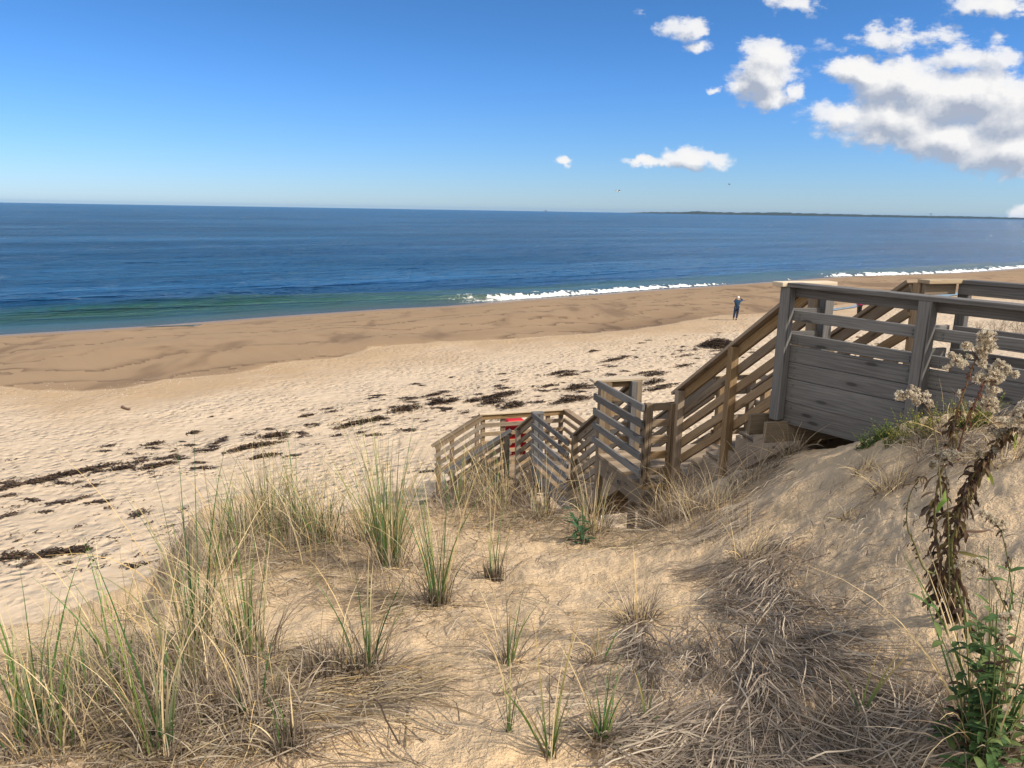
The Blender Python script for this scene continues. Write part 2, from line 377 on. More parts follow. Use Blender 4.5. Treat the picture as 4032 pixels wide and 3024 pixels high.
o = mesh_np('sea', np.stack([X, Y, Zs], 1)[u], inv.reshape(Fq.shape), M_SEA, attrs=dict(foam=foam[u], q=q[u]), smooth=True); tag(o, kind='structure')

# shallow pools left on the beach
m, nt, b = new_mat('pool_water'); b.inputs['Base Color'].default_value = (.16, .15, .12, 1); b.inputs['Roughness'].default_value = .06; b.inputs['IOR'].default_value = 1.33
nn = N(nt); nn.put(b.inputs['Normal'], nn.bump(nn.noise(nn.pos(), 3, 3), .15, .02))
M_POOL = m
def pool(name, ptsL, zlift=.05):
    P = np.array([hit(px, py)[0] for px, py in ptsL]); zz = P[:, 2].max()+zlift
    c = P.mean(0); n = len(P)
    V = []; 
    for k in range(n):
        a, bq = P[k], P[(k+1) % n]
        for j in range(6): V.append(a+(bq-a)*j/6)
    V = np.array(V); V[:, 2] = [ground(v[0], v[1])[0]+zlift for v in V]
    V = np.vstack([V, c[None]]); V[-1, 2] = ground(c[0], c[1])[0]+zlift
    m_ = len(V)-1; F = [(i, (i+1) % m_, m_) for i in range(m_)]
    o = mesh_np(name, V, F, M_POOL, smooth=True); tag(o, kind='structure')
pool('tide_pool', [(3215, 1226), (3300, 1218), (3350, 1208), (3385, 1193), (3440, 1188), (3425, 1196), (3400, 1202), (3360, 1214), (3290, 1224)])
pool('tide_pool', [(3660, 1168), (3700, 1158), (3790, 1150), (3800, 1156), (3740, 1168), (3690, 1180)])
pool('tide_pool', [(560, 1287), (680, 1283), (800, 1279), (760, 1285), (600, 1290)], .03)

# ------------------------------------------------------------------ far headland
m, nt, b = new_mat('far_wooded_land'); n = N(nt)
f = n.noise(n.mapping(n.pos(), scale=(.004, .004, .02)), 1., 4, .7)
n.put(b.inputs['Base Color'], n.mix(f, (.028, .036, .026), (.06, .066, .05))); b.inputs['Roughness'].default_value = .95; b.inputs['Specular IOR Level'].default_value = 0
M_LAND = m
DL = 15000.
pxs = np.arange(2440, 4420, 5.)
hz = []
for p in pxs:
    e = np.interp(p, [2440, 2480, 2540, 2680, 2740, 2800, 2900, 3060, 3300, 3500, 3620, 3800, 4000, 4400], [0, 2, 5, 7, 13, 10, 9, 12, 9, 9, 8, 9, 7, 5])
    hz.append(max(0, e*(1+.25*(vnoise(np.array([p*.08]), np.array([0.]))[0]-.5)) + (vnoise(np.array([p*.3]), np.array([4.]))[0]-.5)*1.6*(e > 3))*DL/FPX*1.0)
V = []; 
for p, h in zip(pxs, hz):
    az = atan2(p-2016, 3105); 
    for (rr, k) in ((DL, 0), (DL+20, .55), (DL+300, .9), (DL+900, 1.), (DL+3000, .8)):
        V.append((rr*math.tan(az), rr, -3+(h*k)*1.0+ (3 if k else 0)*1.0))
npx = len(pxs); F = [(i*5+j, (i+1)*5+j, (i+1)*5+j+1, i*5+j+1) for i in range(npx-1) for j in range(4)]
o = mesh_np('headland', V, F, M_LAND, smooth=True); tag(o, kind='structure')
# lattice mast on the headland
def cyl_between(a, b_, r0, r1=None, k=8):
    a = np.array(a, float); b_ = np.array(b_, float); r1 = r0 if r1 is None else r1
    d = b_-a; d /= np.linalg.norm(d)+1e-12; t = np.array([0, 0, 1.]) if abs(d[2]) < .9 else np.array([1., 0, 0])
    u_ = np.cross(d, t); u_ /= np.linalg.norm(u_); w = np.cross(d, u_)
    V = []
    for c, r in ((a, r0), (b_, r1)):
        for i in range(k):
            an = 2*pi*i/k; V.append(c+u_*r*cos(an)+w*r*sin(an))
    V += [a, b_]
    F = [(i, (i+1) % k, k+(i+1) % k, k+i) for i in range(k)]
    F += [(i, 2*k, 2*k, (i+1) % k) for i in range(0)]
    return V, F
def join_parts(parts):
    VV = []; FF = []; o_ = 0
    for V, F in parts:
        VV.extend(V); FF.extend([tuple(i+o_ for i in f) for f in F]); o_ += len(V)
    return VV, FF
M_STEEL = simple_mat('grey_steel', (.12, .13, .15), .5)
mx = at_y(3665, 852, DL+500)
def poly_mesh(name, V, F, mat, parent=None, smooth=False, origin=None):
    me = bpy.data.meshes.new(name); V = [tuple(np.array(v)-np.array(origin)) if origin is not None else tuple(v) for v in V]
    me.from_pydata(V, [], F); me.materials.append(mat); me.update()
    if smooth: me.polygons.foreach_set('use_smooth', [True]*len(me.polygons))
    o = bpy.data.objects.new(name, me); COL.objects.link(o)
    if origin is not None: o.location = origin
    if parent is not None: o.parent = parent
    return o
V, F = join_parts([cyl_between((mx[0], mx[1], 20), (mx[0], mx[1], 88), 7, 3), cyl_between((mx[0]-32, mx[1], 84), (mx[0]+22, mx[1], 86), 5), cyl_between((mx[0]-8, mx[1], 20), (mx[0]-1, mx[1], 70), 3)])
o = poly_mesh('radio_mast', V, F, M_STEEL); tag(o, 'tiny thin mast with a crossbar standing on the distant wooded headland', 'mast')

# ------------------------------------------------------------------ wood
def wood_material(name, light, dark, knot):
    m, nt, b = new_mat(name); n = N(nt)
    uv = nt.nodes.new('ShaderNodeUVMap').outputs[0]; rnd = nt.nodes.new('ShaderNodeObjectInfo').outputs['Random']
    lo = n.combine(n.math('MULTIPLY', rnd, 37.), n.math('MULTIPLY', rnd, 91.), n.math('MULTIPLY', rnd, 13.))
    v = nt.nodes.new('ShaderNodeVectorMath'); v.operation = 'ADD'; n.put(v.inputs[0], uv); n.put(v.inputs[1], lo); p = v.outputs[0]
    warp = n.noise(n.mapping(p, scale=(.9, 9, 1)), 1., 3, .5)
    # growth rings cut by the saw: stretched bands
    g = n.math('ADD', n.math('MULTIPLY', n.sep(p)[1], 120.), n.math('MULTIPLY', warp, 16.))
    ring = n.math('ADD', n.math('MULTIPLY', n.math('SINE', n.math('MULTIPLY', g, 2.2)), .5), .5)
    ring = n.math('POWER', ring, 1.6)
    fine = n.noise(n.mapping(p, scale=(3, 150, 1)), 1., 4, .7)
    blot = n.noise(n.mapping(p, scale=(1.2, 4, 1)), 1., 3, .6)
    mil = n.mr(n.noise(n.mapping(p, scale=(.5, 3, 1)), 1., 5, .7), .42, .66)
    c = n.mix(blot, light, tuple(.5*(l+d) for l, d in zip(light, dark)))
    c = n.mix(n.math('MULTIPLY', ring, n.mr(blot, .35, .7, .15, .75)), c, dark)
    c = n.mix(n.math('MULTIPLY', n.mr(fine, .5, .75), .65), c, tuple(.6*d for d in dark))
    kv = n.vor(n.mapping(p, scale=(1.3, 4.5, 1)), 1., out='Distance', dim='2D')
    c = n.mix(n.math('MULTIPLY', n.mr(kv, .085, .045), .85), c, knot); c = n.mix(n.math('MULTIPLY', n.mr(kv, .20, .09), .25), c, dark)
    crack = n.noise(n.mapping(p, scale=(.6, 42, 1)), 1., 2, .4)
    ck = n.mr(crack, .69, .73); c = n.mix(n.math('MULTIPLY', ck, .8), c, tuple(.35*d for d in dark))
    c = n.mix(n.math('MULTIPLY', mil, .45), c, tuple(.8*d for d in dark))
    hv = n.mr(rnd, 0, 1, .72, 1.25); hs = nt.nodes.new('ShaderNodeHueSaturation'); n.put(hs.inputs['Value'], hv); n.put(hs.inputs['Color'], c)
    n.put(hs.inputs['Saturation'], n.mr(n.math('FRACT', n.math('MULTIPLY', rnd, 7.3)), 0, 1, .7, 1.15))
    n.put(b.inputs['Base Color'], hs.outputs[0]); b.inputs['Roughness'].default_value = .85; b.inputs['Specular IOR Level'].default_value = .2
    h = n.math('SUBTRACT', n.math('MULTIPLY', fine, .5), ck)
    n.put(b.inputs['Normal'], n.bump(h, .5, .004)); return m
M_GREY = wood_material('weathered_grey_wood', (.205, .198, .195), (.078, .074, .073), (.024, .022, .021))
M_TAN = wood_material('tan_lumber', (.36, .26, .16), (.14, .09, .05), (.08, .05, .03))
M_CAP = wood_material('sun_bleached_lumber', (.60, .50, .37), (.36, .27, .18), (.18, .12, .08))
M_MID = wood_material('brown_grey_lumber', (.29, .235, .175), (.14, .105, .075), (.07, .05, .04))

O_ = at_z(3095, 1112, CAM_H-.55)[:2]
beta = radians(17.); dv = np.array([-sin(beta), cos(beta)]); pv = np.array([cos(beta), sin(beta)])
def W(a, b, d):                      # stair frame: a along the walk, b across it, d metres below the eye
    q = O_+a*dv+b*pv; return np.array([q[0], q[1], CAM_H-d])
STAIR = empty('beach_stairway', (float(O_[0]), float(O_[1]), CAM_H-1.6))
tag(STAIR, 'long timber boardwalk and zigzag stairway with slatted railings descending the dune to the beach', 'stairway')
SO = np.array(STAIR.location)
n_boards = [0]
def board(name, A, B, thick, height, mat, side=None, parent=None, bev=.004, label=None):
    """rectangular timber from A to B (centre line); thick is measured along 'side', height along the third axis"""
    A = np.array(A, float); B = np.array(B, float); L = np.linalg.norm(B-A); d = (B-A)/L
    if side is None: side = np.cross(d, (0, 0, 1.)) 
    side = np.array(side, float); side = side-d*(side@d); side /= np.linalg.norm(side); h = np.cross(side, d)
    bm = bmesh.new(); uvl = bm.loops.layers.uv.new('UVMap')
    vs = {}
    for i in (0, 1):
        for j in (-1, 1):
            for k in (-1, 1):
                p = (B if i else A)+side*j*thick/2+h*k*height/2-(A+B)/2; vs[i, j, k] = bm.verts.new(p)
    def face(ids, uvs):
        f = bm.faces.new([vs[t] for t in ids])
        for l, uvp in zip(f.loops, uvs): l[uvl].uv = uvp
    T, H = thick, height
    face([(0, -1, -1), (0, -1, 1), (1, -1, 1), (1, -1, -1)], [(0, 0), (0, H), (L, H), (L, 0)])
    face([(0, 1, -1), (1, 1, -1), (1, 1, 1), (0, 1, 1)], [(0, .6), (L, .6), (L, .6+H), (0, .6+H)])
    face([(0, -1, 1), (0, 1, 1), (1, 1, 1), (1, -1, 1)], [(0, 1.2), (0, 1.2+T), (L, 1.2+T), (L, 1.2)])
    face([(0, -1, -1), (1, -1, -1), (1, 1, -1), (0, 1, -1)], [(0, 1.8), (L, 1.8), (L, 1.8+T), (0, 1.8+T)])
    face([(0, -1, -1), (0, 1, -1), (0, 1, 1), (0, -1, 1)], [(0, 2.2), (T*.3, 2.2), (T*.3, 2.2+H), (0, 2.2+H)])
    face([(1, -1, -1), (1, -1, 1), (1, 1, 1), (1, 1, -1)], [(9, 2.2), (9, 2.2+H), (9+T*.3, 2.2+H), (9+T*.3, 2.2)])
    bmesh.ops.recalc_face_normals(bm, faces=bm.faces)
    if bev: bmesh.ops.bevel(bm, geom=list(bm.edges), offset=bev, segments=1, affect='EDGES')
    me = bpy.data.meshes.new(name); bm.to_mesh(me); bm.free(); me.materials.append(mat)
    o = bpy.data.objects.new(name, me); COL.objects.link(o); o.location = (A+B)/2-SO; o.parent = parent or STAIR
    if label: o['label'] = label
    n_boards[0] += 1
    return o
PS = np.array([pv[0], pv[1], 0]); DS = np.array([dv[0], dv[1], 0])
def bl(name, a0, b0, d0, a1, b1, d1, thick, height, mat, lab=None):
    """board lying on edge, top edge at drops d0, d1"""
    A = W(a0, b0, d0); B = W(a1, b1, d1); d = (B-A)/np.linalg.norm(B-A); side = np.cross(d, (0, 0, 1.)); h = np.cross(side/np.linalg.norm(side), d)
    off = -h*height/2
    return board(name, A+off, B+off, thick, height, mat, side, label=lab)
def post(a, b, dtop, dbot, mat, w=.089):
    return board('post', W(a, b, dtop), W(a, b, dbot), w, w, mat, PS, bev=.005)
def cap(a0, b0, d0, a1, b1, d1, mat, w=.14, t=.036):
    A = W(a0, b0, d0+t/2); B = W(a1, b1, d1+t/2); return board('cap_rail', A, B, w, t, mat, np.cross(B-A, (0, 0, 1.)))

T = .038
RT, FL = .55, 1.60               # deck rail top, deck floor
scr = []
# --- the deck runs back at an angle to the stairs
SK, CK = sin(radians(18.6)), cos(radians(18.6))
def D_(L, o): return (-CK*L+SK*o, SK*L+CK*o)          # L metres back along the deck, o across it
PD = np.array([*(CK*pv+SK*dv), 0])
def dbl(name, L0, o0, L1, o1, d_, h_, mat=None, th=None):
    a0, b0 = D_(L0, o0); a1, b1 = D_(L1, o1); return bl(name, a0, b0, d_, a1, b1, d_, th or T, h_, mat or M_GREY)
def dcap(L0, o0, L1, o1, d_, mat): a0, b0 = D_(L0, o0); a1, b1 = D_(L1, o1); return cap(a0, b0, d_, a1, b1, d_, mat)
def dpost(L, o, dt, db, mat, w=.089): return board('post', W(*D_(L, o), dt), W(*D_(L, o), db), w, w, mat, PD, bev=.005)
LE = 5.2
dcap(LE, .06, -.03, .06, RT, M_GREY)
for L_, w_ in ((.0, .09), (1.17, .10), (2.9, .09), (4.6, .09)): dpost(L_, .04, RT+.036, 1.74 if L_ < 1 else 2.0, M_GREY, w_)
for d_, h_ in ((.586, .085), (.785, .089), (.985, .089), (1.088, .14), (1.232, .14), (1.376, .208)): dbl('rail_board' if h_ < .1 else 'side_or_shade_board', LE, .11, .0, .11, d_, h_)
dbl('rim_joist', LE, .114, .0, .114, 1.585, .19)
for d_ in (.82, .85, 1.02, 1.05, 1.12, 1.19, 1.27, 1.34, 1.42, 1.52, 1.62, 1.74):
    for L_ in (.10, 1.06, 1.28, 2.80):
        a_, b_ = D_(L_, .089); a2_, b2_ = D_(L_, .080); scr.append(cyl_between(W(a_, b_, d_), W(a2_, b2_, d_), .0065)); k0 = len(scr[-1][0]); scr[-1][1].extend([(8+i, 8+(i+1) % 8, k0-1) for i in range(8)])
o = poly_mesh('screw_heads', *join_parts(scr), M_STEEL, STAIR); o.location = -SO; o['kind'] = 'stuff'
OF, LF = 1.874, .546
dcap(LE, OF, LF-.03, OF, RT, M_GREY)
for L_ in (LF+.03, 2.4, 4.2): dpost(L_, OF+.03, RT+.036, 2.2, M_GREY)
for d_, h_ in ((.586, .1), (.975, .12), (1.19, .12), (1.38, .19), (1.585, .19), (1.79, .19), (2.0, .19)): dbl('rail_board' if h_ < .15 else 'side_or_shade_board', LE, OF-.03, LF, OF-.03, d_, h_)  # tall lower boards are an added skirt that blocks light under the deck
# --- short returns at the head of the first flight
cap(.045, -.05, RT-.001, .045, .50, RT-.001, M_CAP); cap(.09, 1.52, RT-.001, .09, 2.0, RT-.001, M_CAP)
for d_ in (.785, .985, 1.19): bl('rail_board', .11, .10, d_, .11, .50, d_, T, .089, M_GREY)
bl('rail_board', .10, 1.54, .586, .10, 1.9, .586, T, .1, M_MID)
for d_ in (.975, 1.19): bl('rail_board', .11, 1.54, d_, .11, 1.9, d_, T, .13, M_GREY)
for b_ in (.46, 1.59): post(.19, b_, RT+.036, 2.4, M_TAN)
post(.09, .50, RT+.04, 1.7, M_GREY)
# deck floor planks and the beams that carry the deck head
for k in range(35):
    L_ = .12+.145*k; om = min(1.80, L_*3.43)
    if om > .3: board('deck_plank', W(*D_(L_, .14), FL+.019), W(*D_(L_, om), FL+.019), .138, T, M_MID, -PD*0+np.array([*(CK*dv-SK*pv), 0]), bev=0)
bl('beam', .12, -.16, 1.715, .12, 2.1, 1.715, T, .185, M_MID); bl('beam', -.03, -.10, 1.75, -.03, 2.1, 1.75, T, .185, M_MID)
for L_ in (1.9, 3.8):
    a0, b0 = D_(L_, -.05); a1, b1 = D_(L_, 2.0); bl('beam', a0, b0, 1.79, a1, b1, 1.79, T, .185, M_MID)
for o_ in (.6, 1.2): dbl('joist', LE, o_, .3 if o_ < 1 else .5, o_, 1.645, .14, M_MID)

def flight(a0, dtop, dbot, run, n, b0, b1, near_mat, far_mat, rail0, slope, a_end, top_post=True, ax='a', nb=5, pitch=.2, lastpost=.12, midpost=None):
    """n risers from floor drop dtop to dbot, starting at a0 going +a, between b0 and b1"""
    rise = (dbot-dtop)/n
    for k in range(1, n):
        d_ = dtop+rise*k; a_ = a0+run*(k-1)
        board('tread', W(a_+run/2, b0+.045, d_+.02), W(a_+run/2, b1-.045, d_+.02), run+.02, T, M_MID, DS, bev=.003)
        board('riser', W(a_+run-.02, b0+.05, d_+rise/2+.03), W(a_+run-.02, b1-.05, d_+rise/2+.03), .02, rise-.05, M_MID, DS, bev=0)
    # saw-tooth stringers
    L = run*(n-1)
    for b_ in (b0+.02, b1-.02):
        prof = []
        for k in range(1, n):
            d_ = dtop+rise*k+.04; prof += [(a0+run*(k-1), d_), (a0+run*k, d_)]
        prof += [(a0+L, dbot+.05), (a0+L, dbot+.26), (a0-.02, dtop+rise+.26), (a0-.02, dtop+rise+.04)]
        cl = [];
        for p in prof:
            if not cl or abs(cl[-1][0]-p[0])+abs(cl[-1][1]-p[1]) > 1e-4: cl.append(p)
        V = [W(a, b_-.019, d)-SO for a, d in cl]+[W(a, b_+.019, d)-SO for a, d in cl]; m_ = len(cl)
        F = [tuple(range(m_)), tuple(range(2*m_-1, m_-1, -1))]+[(i, i+m_, (i+1) % m_+m_, (i+1) % m_) for i in range(m_)]
        o = poly_mesh('stringer', V, F, M_TAN if b_ < b0+.1 else M_MID, STAIR)
        uvl = o.data.uv_layers.new(name='UVMap')
        for l in o.data.loops:
            v = np.array(V[l.vertex_index]); a = (v[:2]+SO[:2]-O_)@dv; uvl.data[l.index].uv = (a*1.2-v[2]*.7, v[2]*.85+a*.58)
    for b_, mat, s in ((b0, near_mat, -1), (b1, far_mat, 1)):
        bb = b_+(.06 if s < 0 else -.06)
        cap(a0, bb-(.02 if s < 0 else -.02), rail0, a_end, bb-(.02 if s < 0 else -.02), rail0+slope*(a_end-a0), mat)
        sq = math.sqrt(1+slope**2)
        for k in range(nb):
            d_ = .04*sq+k*pitch+(0 if k == 0 else .012)
            bl('rail_board', a0, bb, rail0+d_, a_end-.07, bb, rail0+d_+slope*(a_end-.07-a0), T, .089 if k else .1, mat)
        pts = [a_end-.16]+([midpost] if midpost else [])
        for a_ in pts:
            post(a_, b_, rail0+slope*(a_-a0)+.05, rail0+slope*(a_-a0)+1.75, mat)
# --- first flight
flight(.25, FL, 3.22, .305, 8, .42, 1.60, M_TAN, M_TAN, .56, .675, 2.53, midpost=1.33)

def landing(a0, a1, b0, b1, fl, rim_mat):
    k = 0; a_ = a0+.07
    while a_ < a1:
        board('landing_plank', W(a_, b0-.02, fl+.019), W(a_, b1+.02, fl+.019), .138, T, M_TAN, DS, bev=.003); a_ += .143
    for b_ in (b0, b1): bl('rim_joist', a0, b_, fl+.042, a1, b_, fl+.042, T, .235, rim_mat)
    for a_ in (a0+.02, a1-.02): bl('rim_joist', a_, b0+.02, fl+.043, a_, b1-.02, fl+.043, T, .235, M_MID)
# --- landing 1
F1_ = 3.22; R1 = 2.20
landing(2.39, 3.82, .02, 2.42, F1_, M_MID)
for k in range(5):
    bl('rail_board', 2.40, -.03, R1+.2*k, 3.86, -.03, R1+.2*k, T, .089, M_GREY)
    bl('rail_board', 2.43, .06, R1+.2*k, 2.43, .42, R1+.2*k, T, .089, M_TAN)
    bl('rail_board', 3.84, -.01, R1+.035+.2*k, 3.84, .66, R1+.035+.2*k, T, .089, M_TAN)
    bl('rail_board', 3.84, 1.80, R1+.035+.2*k, 3.84, 2.42, R1+.035+.2*k, T, .089, M_MID)
    bl('rail_board', 2.45, 2.45, R1+.2*k, 3.80, 2.45, R1+.2*k, T, .089, M_MID)
    bl('rail_board', 2.43, 1.58, R1+.2*k, 2.43, 2.40, R1+.2*k, T, .089, M_MID)
cap(3.83, -.10, R1-.003, 3.83, .70, R1-.003, M_CAP); cap(3.83, 1.76, R1-.003, 3.83, 2.50, R1-.003, M_CAP)
post(2.44, .055, R1, 4.6, M_TAN); post(2.42, .37, R1+.0, 3.9, M_TAN)
post(3.77, .04, R1+.035, 5.2, M_MID); post(3.77, .12, R1+.035, 3.25, M_TAN)
post(3.77, .57, R1+.035, 5.2, M_TAN); post(3.77, .50, R1+.036, 3.4, M_GREY)
post(3.77, 2.36, R1+.035, 5.2, M_MID); post(3.77, 1.86, R1+.035, 3.6, M_TAN); post(2.48, 2.38, R1, 5, M_MID)
for d_ in (3.5, 3.72, 3.94, 4.16): bl('side_or_shade_board', 2.4, 2.40, d_, 3.8, 2.40, d_, T, .2, M_MID); bl('side_or_shade_board', 3.74, .9, d_, 3.74, 2.38, d_, T, .2, M_MID)  # skirt added below the landing floor to block light from beyond
for d_ in (2.6, 2.82, 3.04, 3.26): bl('side_or_shade_board', .1, 1.64, d_-.35, 2.35, 1.64, d_, T, .2, M_MID)  # sloping skirt added beside the flight, also blocking light underneath
# --- flight 2
F2_ = 4.72; R2 = 3.70
flight(3.86, F1_, F2_, .30, 7, .55, 1.85, M_MID, M_MID, R1+.02, .655, 6.12)
# --- landing 2
landing(5.68, 7.78, .44, 2.0, F2_, M_GREY)
for k in range(5):
    bl('rail_board', 5.86, .40, R2+.2*k, 7.80, .40, R2+.2*k, T, .089, M_GREY)
    bl('rail_board', 5.86, 2.03, R2+.2*k, 7.80, 2.03, R2+.2*k, T, .089, M_MID)
post(7.74, .46, R2, 6.5, M_GREY); post(7.74, .56, R2, 5.0, M_GREY); post(5.9, .47, 4.4, 6.6, M_MID); post(7.0, .47, 4.74, 6.9, M_MID)
post(7.74, 1.98, R2, 6.5, M_GREY); post(5.9, 1.98, R2, 6.5, M_MID)
cap(7.76, .40, R2-.002, 7.76, .62, R2-.002, M_GREY)
# --- flight 3 (short)
F3_ = 5.42; R3 = 4.40
flight(7.82, F2_, F3_, .29, 4, .46, 2.0, M_MID, M_MID, R2+.02, .56, 9.0, nb=5)
# --- landing 3
landing(8.70, 10.48, .18, 2.06, F3_, M_MID)
for k, d_ in enumerate((0.03, .235, .44, .645, .85)):
    hgt = .12 if k == 0 else .089
    bl('rail_board', 10.44, .10, R3+d_, 10.44, 2.08, R3+d_, T, hgt, M_TAN)
    bl('rail_board', 9.0, 2.09, R3+d_, 10.46, 2.09, R3+d_, T, hgt, M_TAN)
    if k: bl('rail_board', 8.95, .30, R3+d_-.03, 9.3, .30, R3+d_-.03, T, .089, M_GREY)
cap(10.45, .06, R3-.004, 10.45, 2.12, R3-.004, M_CAP); cap(8.95, 2.09, R3-.001, 10.38, 2.09, R3-.001, M_TAN)
for b_ in (.16, .62, 1.36, 1.7, 2.02): post(10.51, b_, R3+.03, 6.6, M_TAN if b_ < 1.5 else M_MID)
post(9.15, 2.14, R3+.03, 6.6, M_MID)
# --- flight 4 turns left, towards the sand
nr = 6; rise = (6.45-F3_)/nr; run = .30
for k in range(1, nr):
    b_ = .18-run*(k-1)
    board('tread', W(9.13, b_-run/2, F3_+rise*k+.02), W(10.36, b_-run/2, F3_+rise*k+.02), run+.02, T, M_MID, PS, bev=.003)
for a_ in (9.12, 10.38):
    bl('stringer', a_, .16, F3_+.12, a_, .16-run*(nr-1)-.1, F3_+.12+rise*(nr-.6), T, .26, M_MID)
sl = .575
for a_, b_s, off in ((9.10, .39, -.045), (10.42, .12, .045)):
    b_e = -1.02
    m_c = M_GREY if a_ < 10 else M_MID
    cap(a_+off*.2, b_s, R3, a_+off*.2, b_e, R3+sl*(b_s-b_e), m_c)
    for k, d_ in enumerate((.045, .25, .455, .66)):
        bl('rail_board', a_, b_s-.02, R3+d_, a_, b_e+.05, R3+d_+sl*(b_s-b_e-.05), T, .11 if k == 0 else .089, M_MID)
    for b_ in (b_s-.10, (b_s+b_e)/2-.1, b_e+.16):
        post(a_+off*1.4, b_, R3+sl*(b_s-b_)+.045, R3+sl*(b_s-b_)+1.9, M_TAN if a_ > 10 else M_MID)
# small fixings
o = poly_mesh('bolt_plate', *join_parts([cyl_between(W(3.0, -.03, 3.37), W(3.0, -.01, 3.37), .028)]), M_STEEL, STAIR); o.location = -SO
PARTS_DONE = True

# ------------------------------------------------------------------ vegetation
def leaf_material(name, rough=.75, trans=.25):
    m, nt, b = new_mat(name); n = N(nt)
    c = n.attr('col', 'Color'); n.put(b.inputs['Base Color'], c); b.inputs['Roughness'].default_value = rough; b.inputs['Specular IOR Level'].default_value = .25
    tr = nt.nodes.new('ShaderNodeBsdfTranslucent'); n.put(tr.inputs[0], c); mx_ = nt.nodes.new('ShaderNodeMixShader'); mx_.inputs[0].default_value = trans
    nt.links.new(b.outputs[0], mx_.inputs[1]); nt.links.new(tr.outputs[0], mx_.inputs[2])
    out = [q for q in nt.nodes if q.type == 'OUTPUT_MATERIAL'][0]; nt.links.new(mx_.outputs[0], out.inputs[0]); return m
M_BLADE = leaf_material('grass_blade'); M_LEAF = leaf_material('leaf', .85, .15); M_FLUFF = leaf_material('seed_fluff', .9, .35); M_WEED = leaf_material('dried_seaweed', .7, .0)

STRAW = np.array([[.72, .57, .33], [.60, .47, .27], [.78, .63, .38], [.52, .41, .25], [.66, .46, .20]])
DEAD = np.array([[.26, .20, .145], [.36, .29, .22], [.15, .11, .08], [.46, .38, .29], [.24, .175, .13], [.56, .48, .37]])
GREEN = np.array([[.060, .135, .030], [.085, .17, .035], [.045, .11, .030], [.15, .20, .045], [.055, .13, .055]])
def blades_geo(root, az, lean, bend, length, width, cb, ct, segs=6, clear=.004, wiggle=0.0, cling=False):
    n = len(root); t = np.linspace(0, 1, segs+1)
    P = np.zeros((n, segs+1, 3)); P[:, 0] = root; T_ = np.zeros((n, segs+1, 3))
    azw = az[:, None]+np.cumsum(rng.normal(0, 1, (n, segs+1))*wiggle, 1)
    th = lean[:, None]+bend[:, None]*t[None]**1.4
    T_[:, :, 0] = np.sin(th)*np.cos(azw); T_[:, :, 1] = np.sin(th)*np.sin(azw); T_[:, :, 2] = np.cos(th)
    for i in range(segs): P[:, i+1] = P[:, i]+T_[:, i]*(length/segs)[:, None]
    g = terrain(P[:, :, 0].ravel(), P[:, :, 1].ravel()).reshape(n, segs+1)
    lift = clear+rng.random((n, 1))*.012
    P[:, 1:, 2] = np.maximum(P[:, 1:, 2], g[:, 1:]+lift)
    if cling: P[:, :, 2] = g+lift+np.sin(t*pi)[None]*cling*rng.random((n, 1))
    h = np.stack([-np.sin(azw), np.cos(azw), np.zeros_like(azw)], -1); nn_ = np.cross(T_, h)
    ps = rng.uniform(-1.2, 1.2, (n, 1, 1)); side = h*np.cos(ps)+nn_*np.sin(ps)
    w = (width[:, None]*np.maximum(1-t[None]**2.2, .12)*.5)[:, :, None]
    V = np.stack([P-side*w, P+side*w], 2).reshape(-1, 3)
    k = np.arange(n)[:, None]*(segs+1)*2+np.arange(segs)[None]*2; k = k.ravel()
    F = np.stack([k, k+1, k+3, k+2], 1)
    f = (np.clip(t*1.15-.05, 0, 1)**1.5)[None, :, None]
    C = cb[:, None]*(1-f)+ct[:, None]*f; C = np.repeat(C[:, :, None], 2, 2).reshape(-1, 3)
    return V, F, C
def merge(gs):
    VV, FF, CC, o_ = [], [], [], 0
    for V, F, C in gs:
        VV.append(V); FF.append(F+o_); CC.append(C); o_ += len(V)
    return np.vstack(VV), np.vstack(FF), np.vstack(CC)
def pick(pal, n, j=.15): return pal[rng.integers(0, len(pal), n)]*(1+rng.normal(0, j, (n, 1))).clip(.5, 1.6)
WIND = radians(155)    # most tips lean to the left of the picture
def discs(c, r, n):
    a = rng.uniform(0, 2*pi, n); q = r*np.sqrt(rng.random(n)); x = c[0]+q*np.cos(a); y = c[1]+q*np.sin(a)
    return np.stack([x, y, terrain(x, y)-.01], 1)
def grass_set(c, r, n, h, kind, spread=.35, droop=.6, width=.0046, az0=None, azs=pi):
    root = discs(c, r, n); out = np.arctan2(root[:, 1]-c[1], root[:, 0]-c[0])
    if az0 is None: az = out+rng.normal(0, .7, n)
    else: az = az0+rng.normal(0, azs, n)
    lean = np.abs(rng.normal(0, spread, n))+.03; L = h*rng.uniform(.45, 1.08, n); bend = np.abs(rng.normal(droop, droop*.6, n))
    w = width*rng.uniform(.6, 1.3, n)
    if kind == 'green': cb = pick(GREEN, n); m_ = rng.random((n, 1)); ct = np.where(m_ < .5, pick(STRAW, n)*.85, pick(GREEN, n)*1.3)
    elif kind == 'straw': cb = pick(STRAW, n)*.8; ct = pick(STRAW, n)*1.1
    else: cb = pick(DEAD, n)*.6; ct = pick(DEAD, n)*1.05  # dead root ends darkened in the colour, standing for shade between blades
    return blades_geo(root, az, lean, bend, L, w, cb, ct, 7, wiggle=.05)
